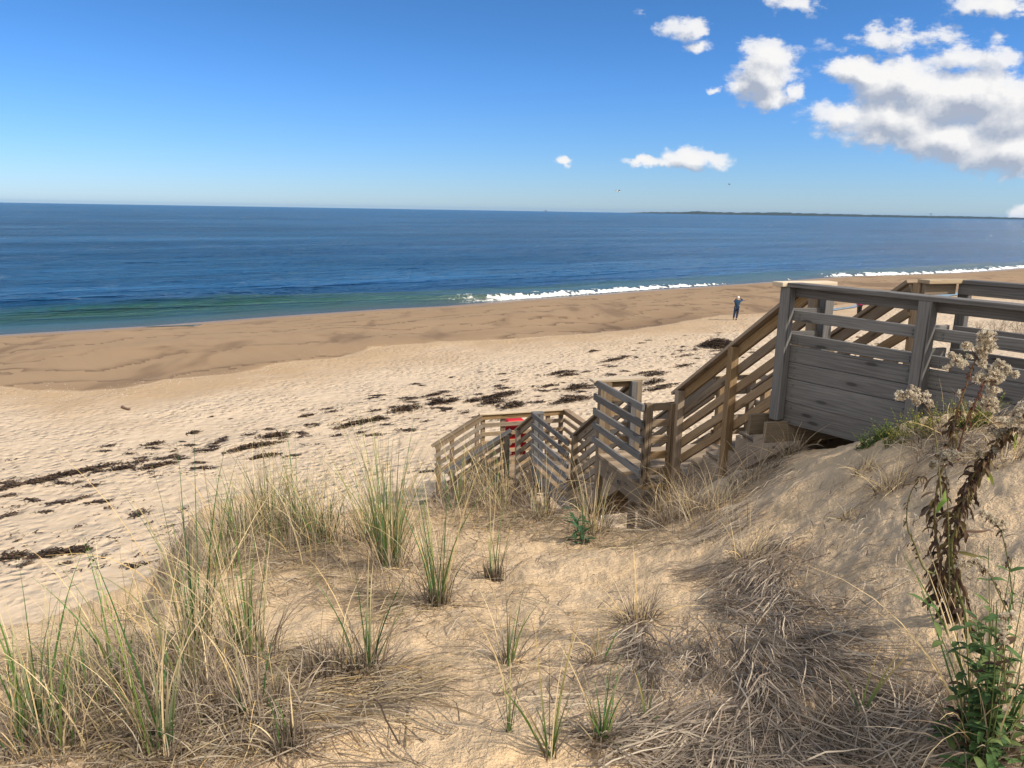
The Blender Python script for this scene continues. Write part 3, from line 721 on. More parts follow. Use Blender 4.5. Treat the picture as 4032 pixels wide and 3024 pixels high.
def clump(px, py, label, tall=.85, r=.07, ng=26, ns=34, nd=60, drop_at=None, cat='grass clump', group='tufts of beach grass on the dune', stub=0, spread=.22, az0=None):
    c = hit(px, py)[0] if drop_at is None else drop_at
    e = empty('grass_clump', tuple(float(v) for v in c)); tag(e, label, cat, group)
    if ng: 
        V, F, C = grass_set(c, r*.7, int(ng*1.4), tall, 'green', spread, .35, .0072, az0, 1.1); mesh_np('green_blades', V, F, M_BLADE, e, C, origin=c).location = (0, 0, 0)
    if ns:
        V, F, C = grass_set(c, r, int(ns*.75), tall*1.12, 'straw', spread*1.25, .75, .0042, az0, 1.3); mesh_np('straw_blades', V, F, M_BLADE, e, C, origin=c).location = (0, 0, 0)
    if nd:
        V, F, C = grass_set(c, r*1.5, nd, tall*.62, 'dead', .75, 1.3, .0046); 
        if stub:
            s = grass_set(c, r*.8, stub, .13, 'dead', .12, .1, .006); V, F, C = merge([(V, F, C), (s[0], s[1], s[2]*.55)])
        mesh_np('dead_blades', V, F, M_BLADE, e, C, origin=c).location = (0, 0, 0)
    return e
CL = [
 (1535, 2235, 'tallest bright green grass tuft just behind the bare sand at the centre left', dict(tall=1.05, r=.10, ng=60, ns=70, nd=70, spread=.17)),
 (1450, 2130, 'straw and green grass tuft touching the left side of the tallest green tuft', dict(tall=.85, r=.10, ng=20, ns=50, nd=80)),
 (1725, 2375, 'grass tuft with a dark cropped stubble base, right of the tallest green tuft', dict(tall=.80, r=.06, ng=20, ns=26, nd=60, stub=90, spread=.14)),
 (1945, 2275, 'round dark stubble tussock with a few thin upright stems in the bare sand', dict(tall=.62, r=.065, ng=8, ns=8, nd=26, stub=110, spread=.10)),
 (960, 2120, 'grass tuft at the far left of the mound overlooking the beach', dict(tall=.70, r=.12, ng=22, ns=40, nd=150)),
 (1060, 2060, 'green grass tuft on top of the left mound with orange brown stem bases', dict(tall=.80, r=.11, ng=40, ns=44, nd=120)),
 (1180, 2090, 'leaning green grass tuft between the mound top and the tallest green tuft', dict(tall=.85, r=.11, ng=34, ns=40, nd=120)),
 (1270, 2140, 'dense green and straw grass tuft on the right end of the left mound', dict(tall=.72, r=.10, ng=34, ns=36, nd=120)),
 (880, 2230, 'thin pale grass tuft on the steep left face of the dune', dict(tall=.75, r=.09, ng=8, ns=30, nd=110)),
 (1440, 2620, 'low sparse tuft with a flattened grey skirt left of the open sand', dict(tall=.55, r=.07, ng=10, ns=16, nd=110, stub=40)),
 (1280, 2640, 'dark cropped grey tuft at the left edge of the open sand', dict(tall=.40, r=.09, ng=2, ns=14, nd=170, stub=80)),
 (980, 2600, 'upright pale straw tuft with a few green blades in the left thicket', dict(tall=.85, r=.09, ng=16, ns=30, nd=70, spread=.16)),
 (780, 2560, 'tall golden tipped grass tuft on the dune edge at the left', dict(tall=.95, r=.08, ng=20, ns=28, nd=50, spread=.15)),
 (730, 2720, 'dense tangled straw tuft in the middle of the left thicket', dict(tall=.58, r=.13, ng=10, ns=36, nd=150)),
 (1010, 2800, 'grey brown tangled tuft at the right side of the left thicket', dict(tall=.42, r=.13, ng=3, ns=24, nd=190, stub=40)),
 (630, 2960, 'broad bladed dark green tuft at the bottom left standing before the thicket', dict(tall=.72, r=.05, ng=12, ns=14, nd=50, spread=.16)),
 (330, 2790, 'green tuft with a straight dark blade left of the thicket', dict(tall=.52, r=.07, ng=10, ns=14, nd=60)),
 (470, 2700, 'thin orange tipped grass tuft between the two dark green tufts on the left', dict(tall=.58, r=.07, ng=10, ns=18, nd=50)),
 (150, 2860, 'wide green tuft leaning left at the lower left corner', dict(tall=.58, r=.09, ng=20, ns=16, nd=50)),
 (30, 2960, 'grass tuft cut off by the left edge of the picture', dict(tall=.48, r=.08, ng=14, ns=12, nd=50)),
 (210, 2960, 'short straw tuft at the foot of the lower left green tuft', dict(tall=.45, r=.08, ng=4, ns=30, nd=70)),
 (1130, 2960, 'dark root stubble at the bottom edge left of the open sand', dict(tall=.30, r=.05, ng=2, ns=6, nd=50, stub=60)),
 (2010, 2880, 'two stiff broad green blades rising from the lower centre sand', dict(tall=.48, r=.015, ng=5, ns=3, nd=4, spread=.14)),
 (2165, 2960, 'stout bunch of broad green blades at the lower centre', dict(tall=.50, r=.02, ng=9, ns=5, nd=14, spread=.22)),
 (2370, 2900, 'fine low green tuft right of the stout green bunch', dict(tall=.30, r=.03, ng=14, ns=6, nd=60, spread=.3)),
 (2550, 2850, 'tiny green sprig in the flattened grey grass', dict(tall=.20, r=.015, ng=6, ns=1, nd=6)),
 (2000, 2590, 'sparse low tuft with one long leaning green blade in the centre sand', dict(tall=.42, r=.04, ng=6, ns=10, nd=46)),
 (2350, 2580, 'short rusty stubble tuft in the middle of the sand', dict(tall=.26, r=.03, ng=3, ns=18, nd=40)),
 (3890, 2900, 'olive and straw tuft at the lower right corner below the leafy plant', dict(tall=.55, r=.07, ng=14, ns=40, nd=60, spread=.3)),
 (3390, 2800, 'single thin green sprig at the lower right beside grey straw', dict(tall=.30, r=.01, ng=3, ns=1, nd=6)),
 (1950, 1990, 'arching grey and straw tuft in front of the lowest stair railing', dict(tall=.72, r=.16, ng=12, ns=36, nd=170, az0=radians(170))),
 (1800, 2010, 'tall green bladed tuft left of the lowest stair railing', dict(tall=.74, r=.13, ng=14, ns=24, nd=100)),
 (2130, 2040, 'drooping straw tuft at the head of the bare sand below the landings', dict(tall=.60, r=.10, ng=5, ns=40, nd=140)),
 (2330, 2090, 'long arching pale tuft hanging over the leafy seedling', dict(tall=.62, r=.11, ng=8, ns=44, nd=130)),
 (2480, 2050, 'grey weeping tuft in front of the dark opening under the upper landing', dict(tall=.50, r=.16, ng=3, ns=50, nd=240, spread=.75)),
 (2640, 2050, 'big grey weeping tuft at the foot of the double stair post', dict(tall=.50, r=.17, ng=0, ns=50, nd=300, spread=.8)),
 (2800, 1990, 'pale weeping tuft under the middle post of the upper flight', dict(tall=.46, r=.15, ng=2, ns=46, nd=220, spread=.8)),
 (2960, 1880, 'matted grey tuft against the stringer of the upper flight', dict(tall=.45, r=.13, ng=0, ns=30, nd=200, spread=.6)),
 (3110, 1800, 'ragged brown hanging tuft below the beam ends of the deck', dict(tall=.34, r=.06, ng=0, ns=30, nd=110, spread=.6)),
 (3520, 1900, 'spiky grey tuft on the sand left of the fluffy seed plant', dict(tall=.28, r=.06, ng=0, ns=40, nd=110, spread=.9)),
 (3400, 1850, 'small curled dead tuft on the shaded sand before the deck', dict(tall=.20, r=.04, ng=0, ns=16, nd=50, spread=.9)),
 (3800, 1700, 'dense dead grass crowning the mound in front of the deck', dict(tall=.32, r=.20, ng=2, ns=60, nd=260, spread=.7)),
 (3960, 1790, 'bleached fallen tuft under the fluffy seed heads', dict(tall=.30, r=.12, ng=0, ns=60, nd=120, spread=1.0)),
 (3340, 2010, 'small tan dead tuft on the open sand right of the stairs', dict(tall=.10, r=.03, ng=0, ns=24, nd=16, spread=1.0)),
 (2950, 2210, 'grey fallen tussock heading the matted straw slope', dict(tall=.34, r=.07, ng=0, ns=60, nd=120, spread=1.15)),
 (2510, 2440, 'grey fallen tussock with a pale broken heart in the centre right sand', dict(tall=.36, r=.06, ng=0, ns=60, nd=110, spread=1.15)),
 (2780, 2130, 'dark brown low scrub tuft on the sand below the stairs', dict(tall=.10, r=.07, ng=0, ns=6, nd=90, spread=.9)),
]
for px, py, lab, kw in CL: clump(px, py, lab, **kw)

# flattened dead straw lying over the sand: nobody could count it
def litter(name, regs, label, pal, width=.0042, curl=.07):
    gs = []
    for px, py, rx, ry, n, az, sp, L in regs:
        X_ = rng.normal(0, .5, n).clip(-1.1, 1.1)*rx+px; Y_ = rng.normal(0, .5, n).clip(-1.1, 1.1)*ry+py
        P = hit(X_, np.minimum(Y_, 3300)); root = P
        k = P[:, 1] < 11; root = root[k]; m_ = len(root)
        a = radians(az)+rng.normal(0, sp, m_)
        gs.append(blades_geo(root, a, np.full(m_, pi/2), np.zeros(m_), L*rng.uniform(.4, 1.3, m_), width*rng.uniform(.35, 1.5, m_), pick(pal, m_)*.85, pick(pal, m_), 5, .002, curl, cling=.035))
    V, F, C = merge(gs); o = mesh_np(name, V, F, M_BLADE, None, C); tag(o, label, kind='stuff'); return o
litter('fallen_straw', [
 (3000, 2260, 120, 60, 204, -125, .25, .42), (3060, 2330, 90, 140, 260, -100, .22, .44), (2850, 2360, 110, 110, 204, -75, .28, .40), (2700, 2260, 130, 50, 136, -20, .3, .36), (3160, 2560, 90, 190, 297, -75, .25, .42),
 (2960, 2600, 130, 170, 347, -95, .3, .42), (2760, 2560, 90, 130, 148, -100, .3, .36), (2520, 2500, 90, 90, 204, -110, .5, .34), (2560, 2620, 60, 110, 99, -95, .25, .34), (3080, 2850, 170, 120, 285, -80, .45, .40),
 (2880, 2900, 150, 110, 210, -110, .5, .38), (3330, 2760, 110, 160, 161, -60, .3, .42), (2500, 2900, 330, 60, 260, 5, .45, .40), (2700, 3000, 400, 60, 235, 15, .6, .38), (3450, 2980, 300, 90, 235, 25, .7, .38), (3650, 2880, 200, 130, 99, 60, 1., .30),
 (2250, 2650, 350, 260, 148, 20, 1.4, .26), (2900, 2020, 230, 80, 297, 200, .4, .38), (3060, 1850, 120, 60, 173, 200, .5, .32), (3120, 2140, 130, 70, 124, -130, .4, .34), (3800, 1760, 180, 60, 260, 150, 1., .22), (3300, 2000, 300, 150, 68, 0, 2., .12), (3700, 2100, 350, 250, 49, 0, 2., .10),
 (3450, 2120, 480, 280, 330, 0, 2., .055), (3300, 2350, 260, 200, 120, 200, 1., .16), (1900, 2700, 420, 330, 70, 0, 2., .05), (2100, 2250, 300, 120, 120, 0, 2., .07),
 (3100, 2500, 380, 380, 198, -90, 1.3, .30)],
 'grey dead straw lying flat over the sand', np.array([[.30, .24, .19], [.40, .33, .26], [.15, .11, .085], [.50, .42, .33], [.24, .185, .145], [.64, .55, .43], [.34, .28, .23]]))
litter('fallen_straw', [
 (1450, 2700, 260, 100, 300, 10, .7, .36), (950, 2760, 420, 200, 1200, 20, 1.2, .34), (600, 2900, 500, 160, 900, 10, 1.3, .34), (1100, 2200, 330, 160, 1300, 10, 1.6, .32), (1600, 2350, 240, 120, 400, 200, 1.2, .34),
 (2000, 2050, 380, 70, 1000, 10, 1.2, .34), (1500, 2880, 380, 200, 90, 150, .6, .45), (2000, 2450, 500, 250, 150, 60, 1.6, .36), (300, 2650, 400, 150, 500, 20, 1.6, .3), (1850, 2200, 250, 150, 160, 60, 1.2, .3), (2450, 2120, 260, 50, 380, -100, .7, .3)],
 'pale tangled straw lying among the grass tufts', np.vstack([STRAW*.75, DEAD, DEAD*.8]))
# long loose stems and blades between the tufts
def loose(regs, label):
    gs = []
    for px, py, rx, ry, n, h, kind in regs:
        X_ = rng.normal(0, .5, n).clip(-1.2, 1.2)*rx+px; Y_ = rng.normal(0, .5, n).clip(-1.2, 1.2)*ry+py
        P = hit(X_, np.minimum(Y_, 3400)); P = P[P[:, 1] < 9]; m_ = len(P); P[:, 2] -= .01
        pal = dict(green=GREEN, straw=STRAW, dead=DEAD)[kind]
        gs.append(blades_geo(P, rng.uniform(0, 2*pi, m_)*.6+WIND-.9, np.abs(rng.normal(0, .32, m_)), np.abs(rng.normal(.7, .5, m_)), h*rng.uniform(.4, 1.15, m_), (.0065 if kind == 'green' else .0040)*rng.uniform(.6, 1.2, m_), pick(pal, m_)*.9, pick(STRAW if kind != 'dead' else DEAD, m_), 7, wiggle=.06))
    V, F, C = merge(gs); o = mesh_np('beach_grass', V, F, M_BLADE, None, C); tag(o, label, kind='stuff')
loose([(700, 2150, 60, 200, 420, .26, 'dead'), (640, 2300, 60, 90, 200, .24, 'dead'), (420, 2410, 260, 40, 240, .22, 'dead'), (1120, 2130, 330, 90, 120, .75, 'straw'), (1120, 2130, 330, 90, 70, .75, 'green'), (1120, 2130, 330, 110, 420, .32, 'dead'), (870, 2620, 300, 150, 70, .75, 'straw'), (870, 2620, 300, 150, 24, .75, 'green'), (700, 2780, 420, 180, 330, .32, 'dead'),
       (350, 2850, 380, 150, 60, .45, 'straw'), (350, 2850, 380, 150, 20, .5, 'green'), (1950, 1990, 260, 50, 160, .7, 'straw'), (1950, 1990, 260, 60, 260, .36, 'dead'), (2620, 2030, 260, 60, 180, .5, 'straw'), (2600, 2040, 300, 50, 300, .4, 'dead'), (1500, 2200, 220, 100, 60, .7, 'straw'), (1550, 2250, 260, 120, 200, .3, 'dead')],
      'loose beach grass stems scattered between the tufts')

# ---- ribbons along polylines (stems) and leaf shapes
def tube_poly(P, r0, r1, k=6):
    P = np.array(P, float); n = len(P); V = []; 
    for i in range(n):
        d = P[min(i+1, n-1)]-P[max(i-1, 0)]; d /= np.linalg.norm(d)+1e-9
        t = np.array([0, 1., 0]) if abs(d[1]) < .8 else np.array([1., 0, 0]); u_ = np.cross(d, t); u_ /= np.linalg.norm(u_); w = np.cross(d, u_)
        r = r0+(r1-r0)*i/(n-1)
        for j in range(k): V.append(P[i]+r*(u_*cos(2*pi*j/k)+w*sin(2*pi*j/k)))
    F = [(i*k+j, i*k+(j+1) % k, (i+1)*k+(j+1) % k, (i+1)*k+j) for i in range(n-1) for j in range(k)]
    return np.array(V), np.array(F)
def resample(P, m=6):
    P = np.array(P, float); out = []
    for i in range(len(P)-1):
        p0 = P[max(i-1, 0)]; p1 = P[i]; p2 = P[i+1]; p3 = P[min(i+2, len(P)-1)]
        for j in range(m):
            t = j/m; out.append(.5*((2*p1)+(-p0+p2)*t+(2*p0-5*p1+4*p2-p3)*t*t+(-p0+3*p1-3*p2+p3)*t**3))
    out.append(P[-1]); return np.array(out)
def leaf(base, d, L, w, col, curl=0., twist=0., segs=6, fold=.25, jag=0):
    d = np.array(d, float); d /= np.linalg.norm(d); s = np.cross(d, (0, 0, 1.)); 
    if np.linalg.norm(s) < .1: s = np.array([1., 0, 0])
    s /= np.linalg.norm(s); a0 = rng.uniform(-pi, pi) if twist else 0
    p = np.array(base, float); V = []; C = []
    for i in range(segs+1):
        t = i/segs; ww = w*math.sin(pi*min(max(t*.93+.05, 0), 1))**.75*.5*(1+jag*rng.normal()); nrm = np.cross(s, d); a = a0*(0 if not twist else 1)+twist*t
        ss = s*cos(a)+nrm*sin(a); nn2 = np.cross(ss, d)
        V += [p-ss*ww+nn2*ww*fold, p, p+ss*ww+nn2*ww*fold]; c = np.array(col)*(1+.25*(t-.5)); C += [c, c*1.15, c]
        q = curl/segs; d = d*cos(q)+np.array([0, 0, -1.])*sin(q)+rng.normal(0, .05 if jag else 0, 3); d /= np.linalg.norm(d); p = p+d*L/segs
    F = []
    for i in range(segs):
        k = 3*i; F += [(k, k+1, k+4, k+3), (k+1, k+2, k+5, k+4)]
    return np.array(V), np.array(F), np.array(C)
def cst(V, F, col): return V, F, np.tile(np.array(col, float), (len(V), 1))
def puff(c, r, col, nh=26):
    d = rng.normal(0, 1, (nh, 3)); d /= np.linalg.norm(d, axis=1)[:, None]; s = np.cross(d, rng.normal(0, 1, (nh, 3))); s /= np.linalg.norm(s, axis=1)[:, None]
    L = r*rng.uniform(.7, 1.15, (nh, 1)); w = r*.17
    V = np.stack([c+d*L*.12-s*w*.5, c+d*L*.12+s*w*.5, c+d*L+s*w, c+d*L-s*w], 1).reshape(-1, 3)
    F = np.arange(nh*4).reshape(-1, 4); C = np.repeat((np.array(col)*rng.uniform(.85, 1.15, (nh, 1))), 4, 0); return V, F, C
FL_COL = [(.64, .58, .46), (.74, .68, .57), (.54, .46, .35)]
def fluff(parent, origin, px, py, rpx, Y, dens_=1., grey=False, depth=.6):
    """one seed head: a heap of downy tufts with brown bracts showing"""
    c = at_y(px, py, Y); R = rpx*.9*Y/FPX; n = int(46*dens_*(rpx/30.)**2)+6; gs = []
    for i in range(n):
        d = rng.normal(0, 1, 3); d /= np.linalg.norm(d); q = rng.random()**.45
        p = c+d*q*R*np.array([1, depth, .95]); r = rng.uniform(.0052, .0085)
        if rng.random() < .30:
            gs.append(puff(p, r*.6, (.13, .075, .05), 14))
        else:
            cc_ = np.array(FL_COL[rng.integers(0, 3)]); cc_ = cc_*(.62 if grey else 1.)
            gs.append(puff(p, r, cc_, 26))
    V, F, C = merge(gs); o = mesh_np('seed_head', V, F, M_FLUFF, parent, C, origin=origin); o.location = (0, 0, 0); return o
RED = (.13, .045, .03); BRN = (.10, .065, .035); OLV = (.16, .17, .06); DK = [(.055, .033, .022), (.075, .045, .028), (.095, .06, .035), (.045, .03, .022), (.12, .09, .04)]
def stem_px(pts, Y0, Y1, r0, r1, c0, c1):
    n = len(pts); P = [at_y(px, py, Y0+(Y1-Y0)*i/(n-1)) for i, (px, py) in enumerate(pts)]; P = resample(P); V, F = tube_poly(P, r0, r1)
    f = np.repeat(np.linspace(0, 1, len(P)), 6)[:, None]; return P, (V, F, np.array(c0)*(1-f)+np.array(c1)*f)
def hang_leaves(P, i0, i1, n, Lr=(.04, .09), wr=(.008, .016), cols=DK, down=1.2):
    out = []
    for k in range(n):
        i = rng.integers(i0, max(i1, i0+1)); a = rng.uniform(0, 2*pi); col = cols[rng.integers(0, len(cols))]
        out.append(leaf(P[min(i, len(P)-1)], (cos(a), sin(a), rng.uniform(-.7, .5)), rng.uniform(*Lr), rng.uniform(*wr), col, curl=rng.uniform(1.0, 3.4)*down, twist=rng.uniform(-4, 4), segs=8, fold=rng.uniform(.3, 1.1), jag=.3))
    return out
def plant(name, label, cat, base_px, Y, group=None):
    b = at_y(*base_px, Y); b[2] = ground(b[0], b[1])[0]; e = empty(name, tuple(float(v) for v in b)); tag(e, label, cat, group); return e, b
def part(name, gs, mat, e, b):
    V, F, C = merge(gs); o = mesh_np(name, V, F, mat, e, C, origin=b); o.location = (0, 0, 0); return o

# tall seed plant, right of the deck post
YG = 2.45
e, b = plant('seaside_goldenrod', 'tall withered plant crowned with the largest cream fluffy seed heads before the deck railing', 'plant', (3775, 2520), YG, 'gone to seed flower stalks')
pl = []
P1, g1 = stem_px([(3790, 2530), (3765, 2440), (3720, 2330), (3700, 2200), (3680, 2060), (3690, 1920), (3720, 1820), (3745, 1720), (3768, 1620), (3800, 1530), (3825, 1455), (3845, 1410), (3880, 1360), (3895, 1320)], YG, YG+.12, .0055, .0016, OLV, RED)
P2, g2 = stem_px([(3800, 2530), (3775, 2400), (3752, 2300), (3760, 2130), (3768, 2020), (3808, 1935), (3835, 1864)], YG-.02, YG+.03, .0050, .0040, OLV, BRN)
P2b, g2b = stem_px([(3768, 1800), (3800, 1680), (3830, 1610), (3860, 1540), (3885, 1490)], YG+.05, YG+.08, .0035, .002, BRN, RED)
P2c, g2c = stem_px([(3720, 1830), (3745, 1790), (3768, 1800)], YG+.08, YG+.05, .0035, .0035, BRN, BRN)
P3, g3 = stem_px([(3700, 2260), (3640, 2240), (3600, 2140), (3574, 2080), (3572, 2000), (3590, 1931), (3625, 1885), (3645, 1868)], YG, YG+.02, .0035, .0014, OLV, BRN)
P4, g4 = stem_px([(3705, 1960), (3692, 1790), (3678, 1690), (3660, 1620), (3630, 1580), (3590, 1560)], YG+.02, YG+.1, .0030, .0014, OLV, RED)
sb = []
for pts in ([(3825, 1455), (3800, 1430), (3770, 1425), (3740, 1400)], [(3845, 1410), (3820, 1370), (3795, 1360)], [(3838, 1435), (3900, 1455), (3960, 1450), (4000, 1475)], [(3870, 1520), (3900, 1500), (3915, 1540)], [(3850, 1570), (3880, 1590), (3905, 1600)], [(3800, 1530), (3775, 1550), (3760, 1560)], [(3800, 1520), (3860, 1500), (3890, 1480)]):
    Pq, gq = stem_px(pts, YG+.1, YG+.08, .0016, .0009, RED, RED); sb.append(gq)
part('stem', [g1, g2, g2b, g2c, g3, g4]+sb, M_LEAF, e, b)
lv = hang_leaves(P1, 14, 34, 48, (.04, .09), (.008, .016))+hang_leaves(P1, 6, 18, 56, (.06, .11), (.010, .020))+hang_leaves(P2, 4, 34, 56, (.04, .10), (.009, .018))+hang_leaves(P3, 4, 40, 26, (.015, .035), (.004, .008))
lv += hang_leaves(P1, 34, 62, 40, (.012, .03), (.004, .007), [RED, (.09, .035, .025)])+hang_leaves(P2b, 0, 24, 26, (.012, .03), (.004, .007), [RED, (.09, .035, .025)])+hang_leaves(P4, 4, 20, 8, (.015, .03), (.003, .006))
lv += hang_leaves(P1, 36, 48, 30, (.03, .055), (.007, .013))
part('withered_leaf', lv, M_LEAF, e, b)['kind'] = 'stuff'
gl = [leaf(at_y(3690, 2080-60, YG-.02), (.02, 0, .2), .09, .020, (.16, .26, .045), curl=2.6, twist=.3), leaf(at_y(3720, 1930, YG), (.1, 0, -1), .05, .012, (.20, .30, .06), .1), leaf(at_y(3885, 1845, YG), (.35, 0, -.9), .055, .012, (.25, .30, .07), .1, .3),
      leaf(at_y(3690, 1940, YG), (-.7, 0, .2), .06, .016, (.10, .07, .05), 1.2), leaf(at_y(3665, 1995, YG), (-.5, 0, -.5), .05, .016, (.10, .07, .05), .2), leaf(at_y(3790, 1985, YG), (-1, 0, -.35), .07, .012, (.08, .05, .035), .1, 0, jag=.25),
      leaf(at_y(3755, 2170, YG), (1, 0, -.1), .12, .012, (.12, .11, .04), .3, 1.), leaf(at_y(3775, 2085, YG), (1, 0, -.3), .11, .009, (.10, .06, .04), -.5, .5)]
part('broad_leaf', gl, M_LEAF, e, b)['kind'] = 'stuff'
for args in [(3885, 1330, 46), (3905, 1368, 26), (3860, 1372, 30), (3812, 1362, 22), (3797, 1358, 16), (3740, 1398, 18), (3765, 1415, 26), (3790, 1430, 24), (3733, 1445, 18), (3815, 1405, 14), (3865, 1430, 24), (3872, 1402, 18),
             (3935, 1432, 26), (3965, 1455, 26), (3998, 1475, 17), (3895, 1478, 46), (3925, 1490, 34), (3855, 1490, 26), (3912, 1535, 32), (3890, 1585, 42), (3915, 1605, 26), (3548, 1555, 28), (3592, 1545, 34), (3635, 1562, 32), (3662, 1590, 18), (3610, 1582, 18), (3780, 1545, 16), (3830, 1590, 16)]:
    fluff(e, b, *args, YG+.09)
# second stalk on the right
YR = 2.25
e, b = plant('seaside_goldenrod', 'leaning dark leaved plant at the right edge, its seed head cut off by the frame', 'plant', (3835, 2540), YR, 'gone to seed flower stalks')
P5, g5 = stem_px([(3845, 2560), (3800, 2420), (3760, 2280), (3745, 2150), (3765, 2080), (3790, 1985), (3815, 1900), (3870, 1820), (3905, 1770), (3950, 1715), (4000, 1670), (4030, 1630)], YR, YR-.12, .0055, .003, OLV, BRN)
Pq, gq = stem_px([(3990, 1685), (3960, 1668), (3920, 1665), (3880, 1680)], YR-.1, YR-.08, .0016, .0010, RED, RED)
part('stem', [g5, gq], M_LEAF, e, b)
lv = hang_leaves(P5, 22, 44, 90, (.02, .06), (.007, .013))+hang_leaves(P5, 40, 60, 60, (.018, .05), (.006, .012))+hang_leaves(P5, 2, 24, 44, (.03, .08), (.007, .014))
lv += [leaf(at_y(3890, 1850, YR-.05), (.5, 0, -1), .055, .012, (.26, .30, .07), .1, .2), leaf(at_y(4000, 1730-25, YR-.1), (.1, 0, -1), .05, .011, (.22, .26, .06), .1)]
part('withered_leaf', lv, M_LEAF, e, b)['kind'] = 'stuff'
for args in [(4015, 1640, 44), (4040, 1610, 40), (3980, 1668, 24), (3945, 1650, 12), (4030, 1700, 26)]: fluff(e, b, *args, YR-.12)
for args in [(3910, 1695, 24), (3945, 1705, 26), (3855, 1785, 22), (3920, 1780, 16)]: fluff(e, b, *args, YR-.1, dens_=.7, grey=True)
# low grey seed plumes nearer the lens
for lab, base, Yp, fl, stem in (
  ('short stalk with a dull grey seed plume before the middle of the tall seed plant', (3740, 2100), 2.1, [(3715, 1800, 34), (3680, 1830, 24), (3745, 1790, 30)], [(3740, 2350), (3735, 2100), (3728, 1900), (3715, 1810)]),
  ('thin stem with a pale drooping seed plume over the open sand at the right', (3960, 2420), 2.05, [(3870, 2022, 18), (3895, 2038, 20), (3920, 2050, 20), (3950, 2060, 16), (3945, 2090, 12)], [(3990, 2400), (3975, 2250), (3955, 2140), (3935, 2080), (3900, 2040), (3865, 2015)]),
  ('arching stem with a pale seed plume just above the green leafy plant', (3900, 2440), 1.95, [(3785, 2220, 26), (3815, 2222, 26), (3845, 2215, 20), (3865, 2235, 18), (3885, 2245, 14)], [(3970, 2420), (3930, 2330), (3895, 2260), (3840, 2215), (3780, 2215)]),
  ('upright ragged seed plume standing in the green leafy plant', (3930, 2560), 1.75, [(3955, 2430, 22), (3985, 2425, 18), (3945, 2460, 20), (3950, 2495, 20), (3955, 2525, 16)], [(3960, 2760), (3955, 2600), (3950, 2500), (3965, 2420)])):
    e, b = plant('seaside_goldenrod', lab, 'plant', stem[0], Yp, 'gone to seed flower stalks')
    Pq, gq = stem_px(stem, Yp, Yp, .0022, .0012, OLV, BRN)
    part('stem', [gq]+hang_leaves(Pq, 2, max(6, len(Pq)-4), 12, (.012, .03), (.004, .009)), M_LEAF, e, b)
    for a_ in fl: fluff(e, b, *a_, Yp, dens_=.8, grey=(lab[0] == 's'))
# green leafy plant bottom right
def leafy(name, label, cat, px, py, Yl, nst, hgt, Ls, ws, cols, tilt=.5, nleaf=9, grp=None, r=.06, dead=.15):
    c = hit(px, py)[0] if Yl is None else at_y(px, py, Yl); c[2] = ground(c[0], c[1])[0]
    e = empty(name, tuple(float(v) for v in c)); tag(e, label, cat, grp); st = []; lf = []
    for s in range(nst):
        a = rng.uniform(0, 2*pi); q = r*rng.random()**.5; p0 = c+np.array([q*cos(a), q*sin(a), 0]); p0[2] = ground(p0[0], p0[1])[0]-.01
        a2 = rng.uniform(0, 2*pi); tl = rng.uniform(.1, tilt); H = hgt*rng.uniform(.55, 1.05)
        P = resample([p0, p0+np.array([cos(a2)*tl*.2, sin(a2)*tl*.2, .45])*H, p0+np.array([cos(a2)*tl*.7, sin(a2)*tl*.7, .95])*H], 5)
        V, F = tube_poly(P, .0022, .001, 5); st.append(cst(V, F, (.10, .13, .04)))
        for k in range(nleaf):
            t = rng.uniform(.15, 1); i = int(t*(len(P)-1)); a3 = k*2.4+rng.normal(0, .4); col = np.array(cols[rng.integers(0, len(cols))]) if rng.random() > dead else np.array(DK[rng.integers(0, 5)])
            lf.append(leaf(P[i], (cos(a3), sin(a3), rng.uniform(-.1, .8)), rng.uniform(*Ls)*(1.15-.5*t), rng.uniform(*ws)*(1.1-.4*t), col, rng.uniform(.2, 1.3), fold=.2))
    part('stem', st, M_LEAF, e, c); part('foliage', lf, M_LEAF, e, c)
    return e
GR = [(.055, .105, .032), (.07, .125, .04), (.045, .085, .03), (.11, .15, .05)]
leafy('leafy_shrub', 'lush green broad leaved plant cut off by the right edge near the bottom', 'plant', 3985, 2600, 1.85, 22, .56, (.04, .08), (.014, .026), GR, .5, 15, 'green plants by the seed stalks', .09, .12)
leafy('leafy_shrub', 'smaller green plant with pointed leaves at the base of the withered stalks', 'plant', 3830, 2640, 1.85, 7, .20, (.04, .08), (.016, .028), GR, .7, 8, 'green plants by the seed stalks', .05, .2)
leafy('leafy_seedling', 'dark green seedling with toothed leaves at the lip of the sand below the landing', 'plant', 2290, 2130, None, 5, .30, (.08, .14), (.02, .035), [(.035, .085, .035), (.05, .11, .05), (.03, .07, .03)], .9, 8, None, .05, 0)
YL = [(.24, .24, .03), (.32, .29, .04), (.14, .16, .03), (.30, .24, .05), (.09, .10, .03)]
leafy('beach_heather', 'yellow green mossy shrub on the mound before the deck, left of the tall seed plant', 'plant', 3585, 1705, None, 80, .15, (.012, .024), (.005, .009), YL, 1.2, 24, 'yellow green low shrubs', .16, .1)
leafy('beach_heather', 'small yellow green shrub tuft seen behind the stems of the tall seed plant', 'plant', 3815, 1675, None, 60, .20, (.014, .026), (.006, .010), YL, 1.1, 22, 'yellow green low shrubs', .09, .1)
leafy('beach_heather', 'dark green creeping shrub at the deck edge, left of the yellow green one', 'plant', 3440, 1735, None, 60, .12, (.012, .03), (.005, .01), [(.06, .13, .03), (.12, .18, .04), (.05, .09, .03)], 1.3, 18, 'yellow green low shrubs', .10, .2)

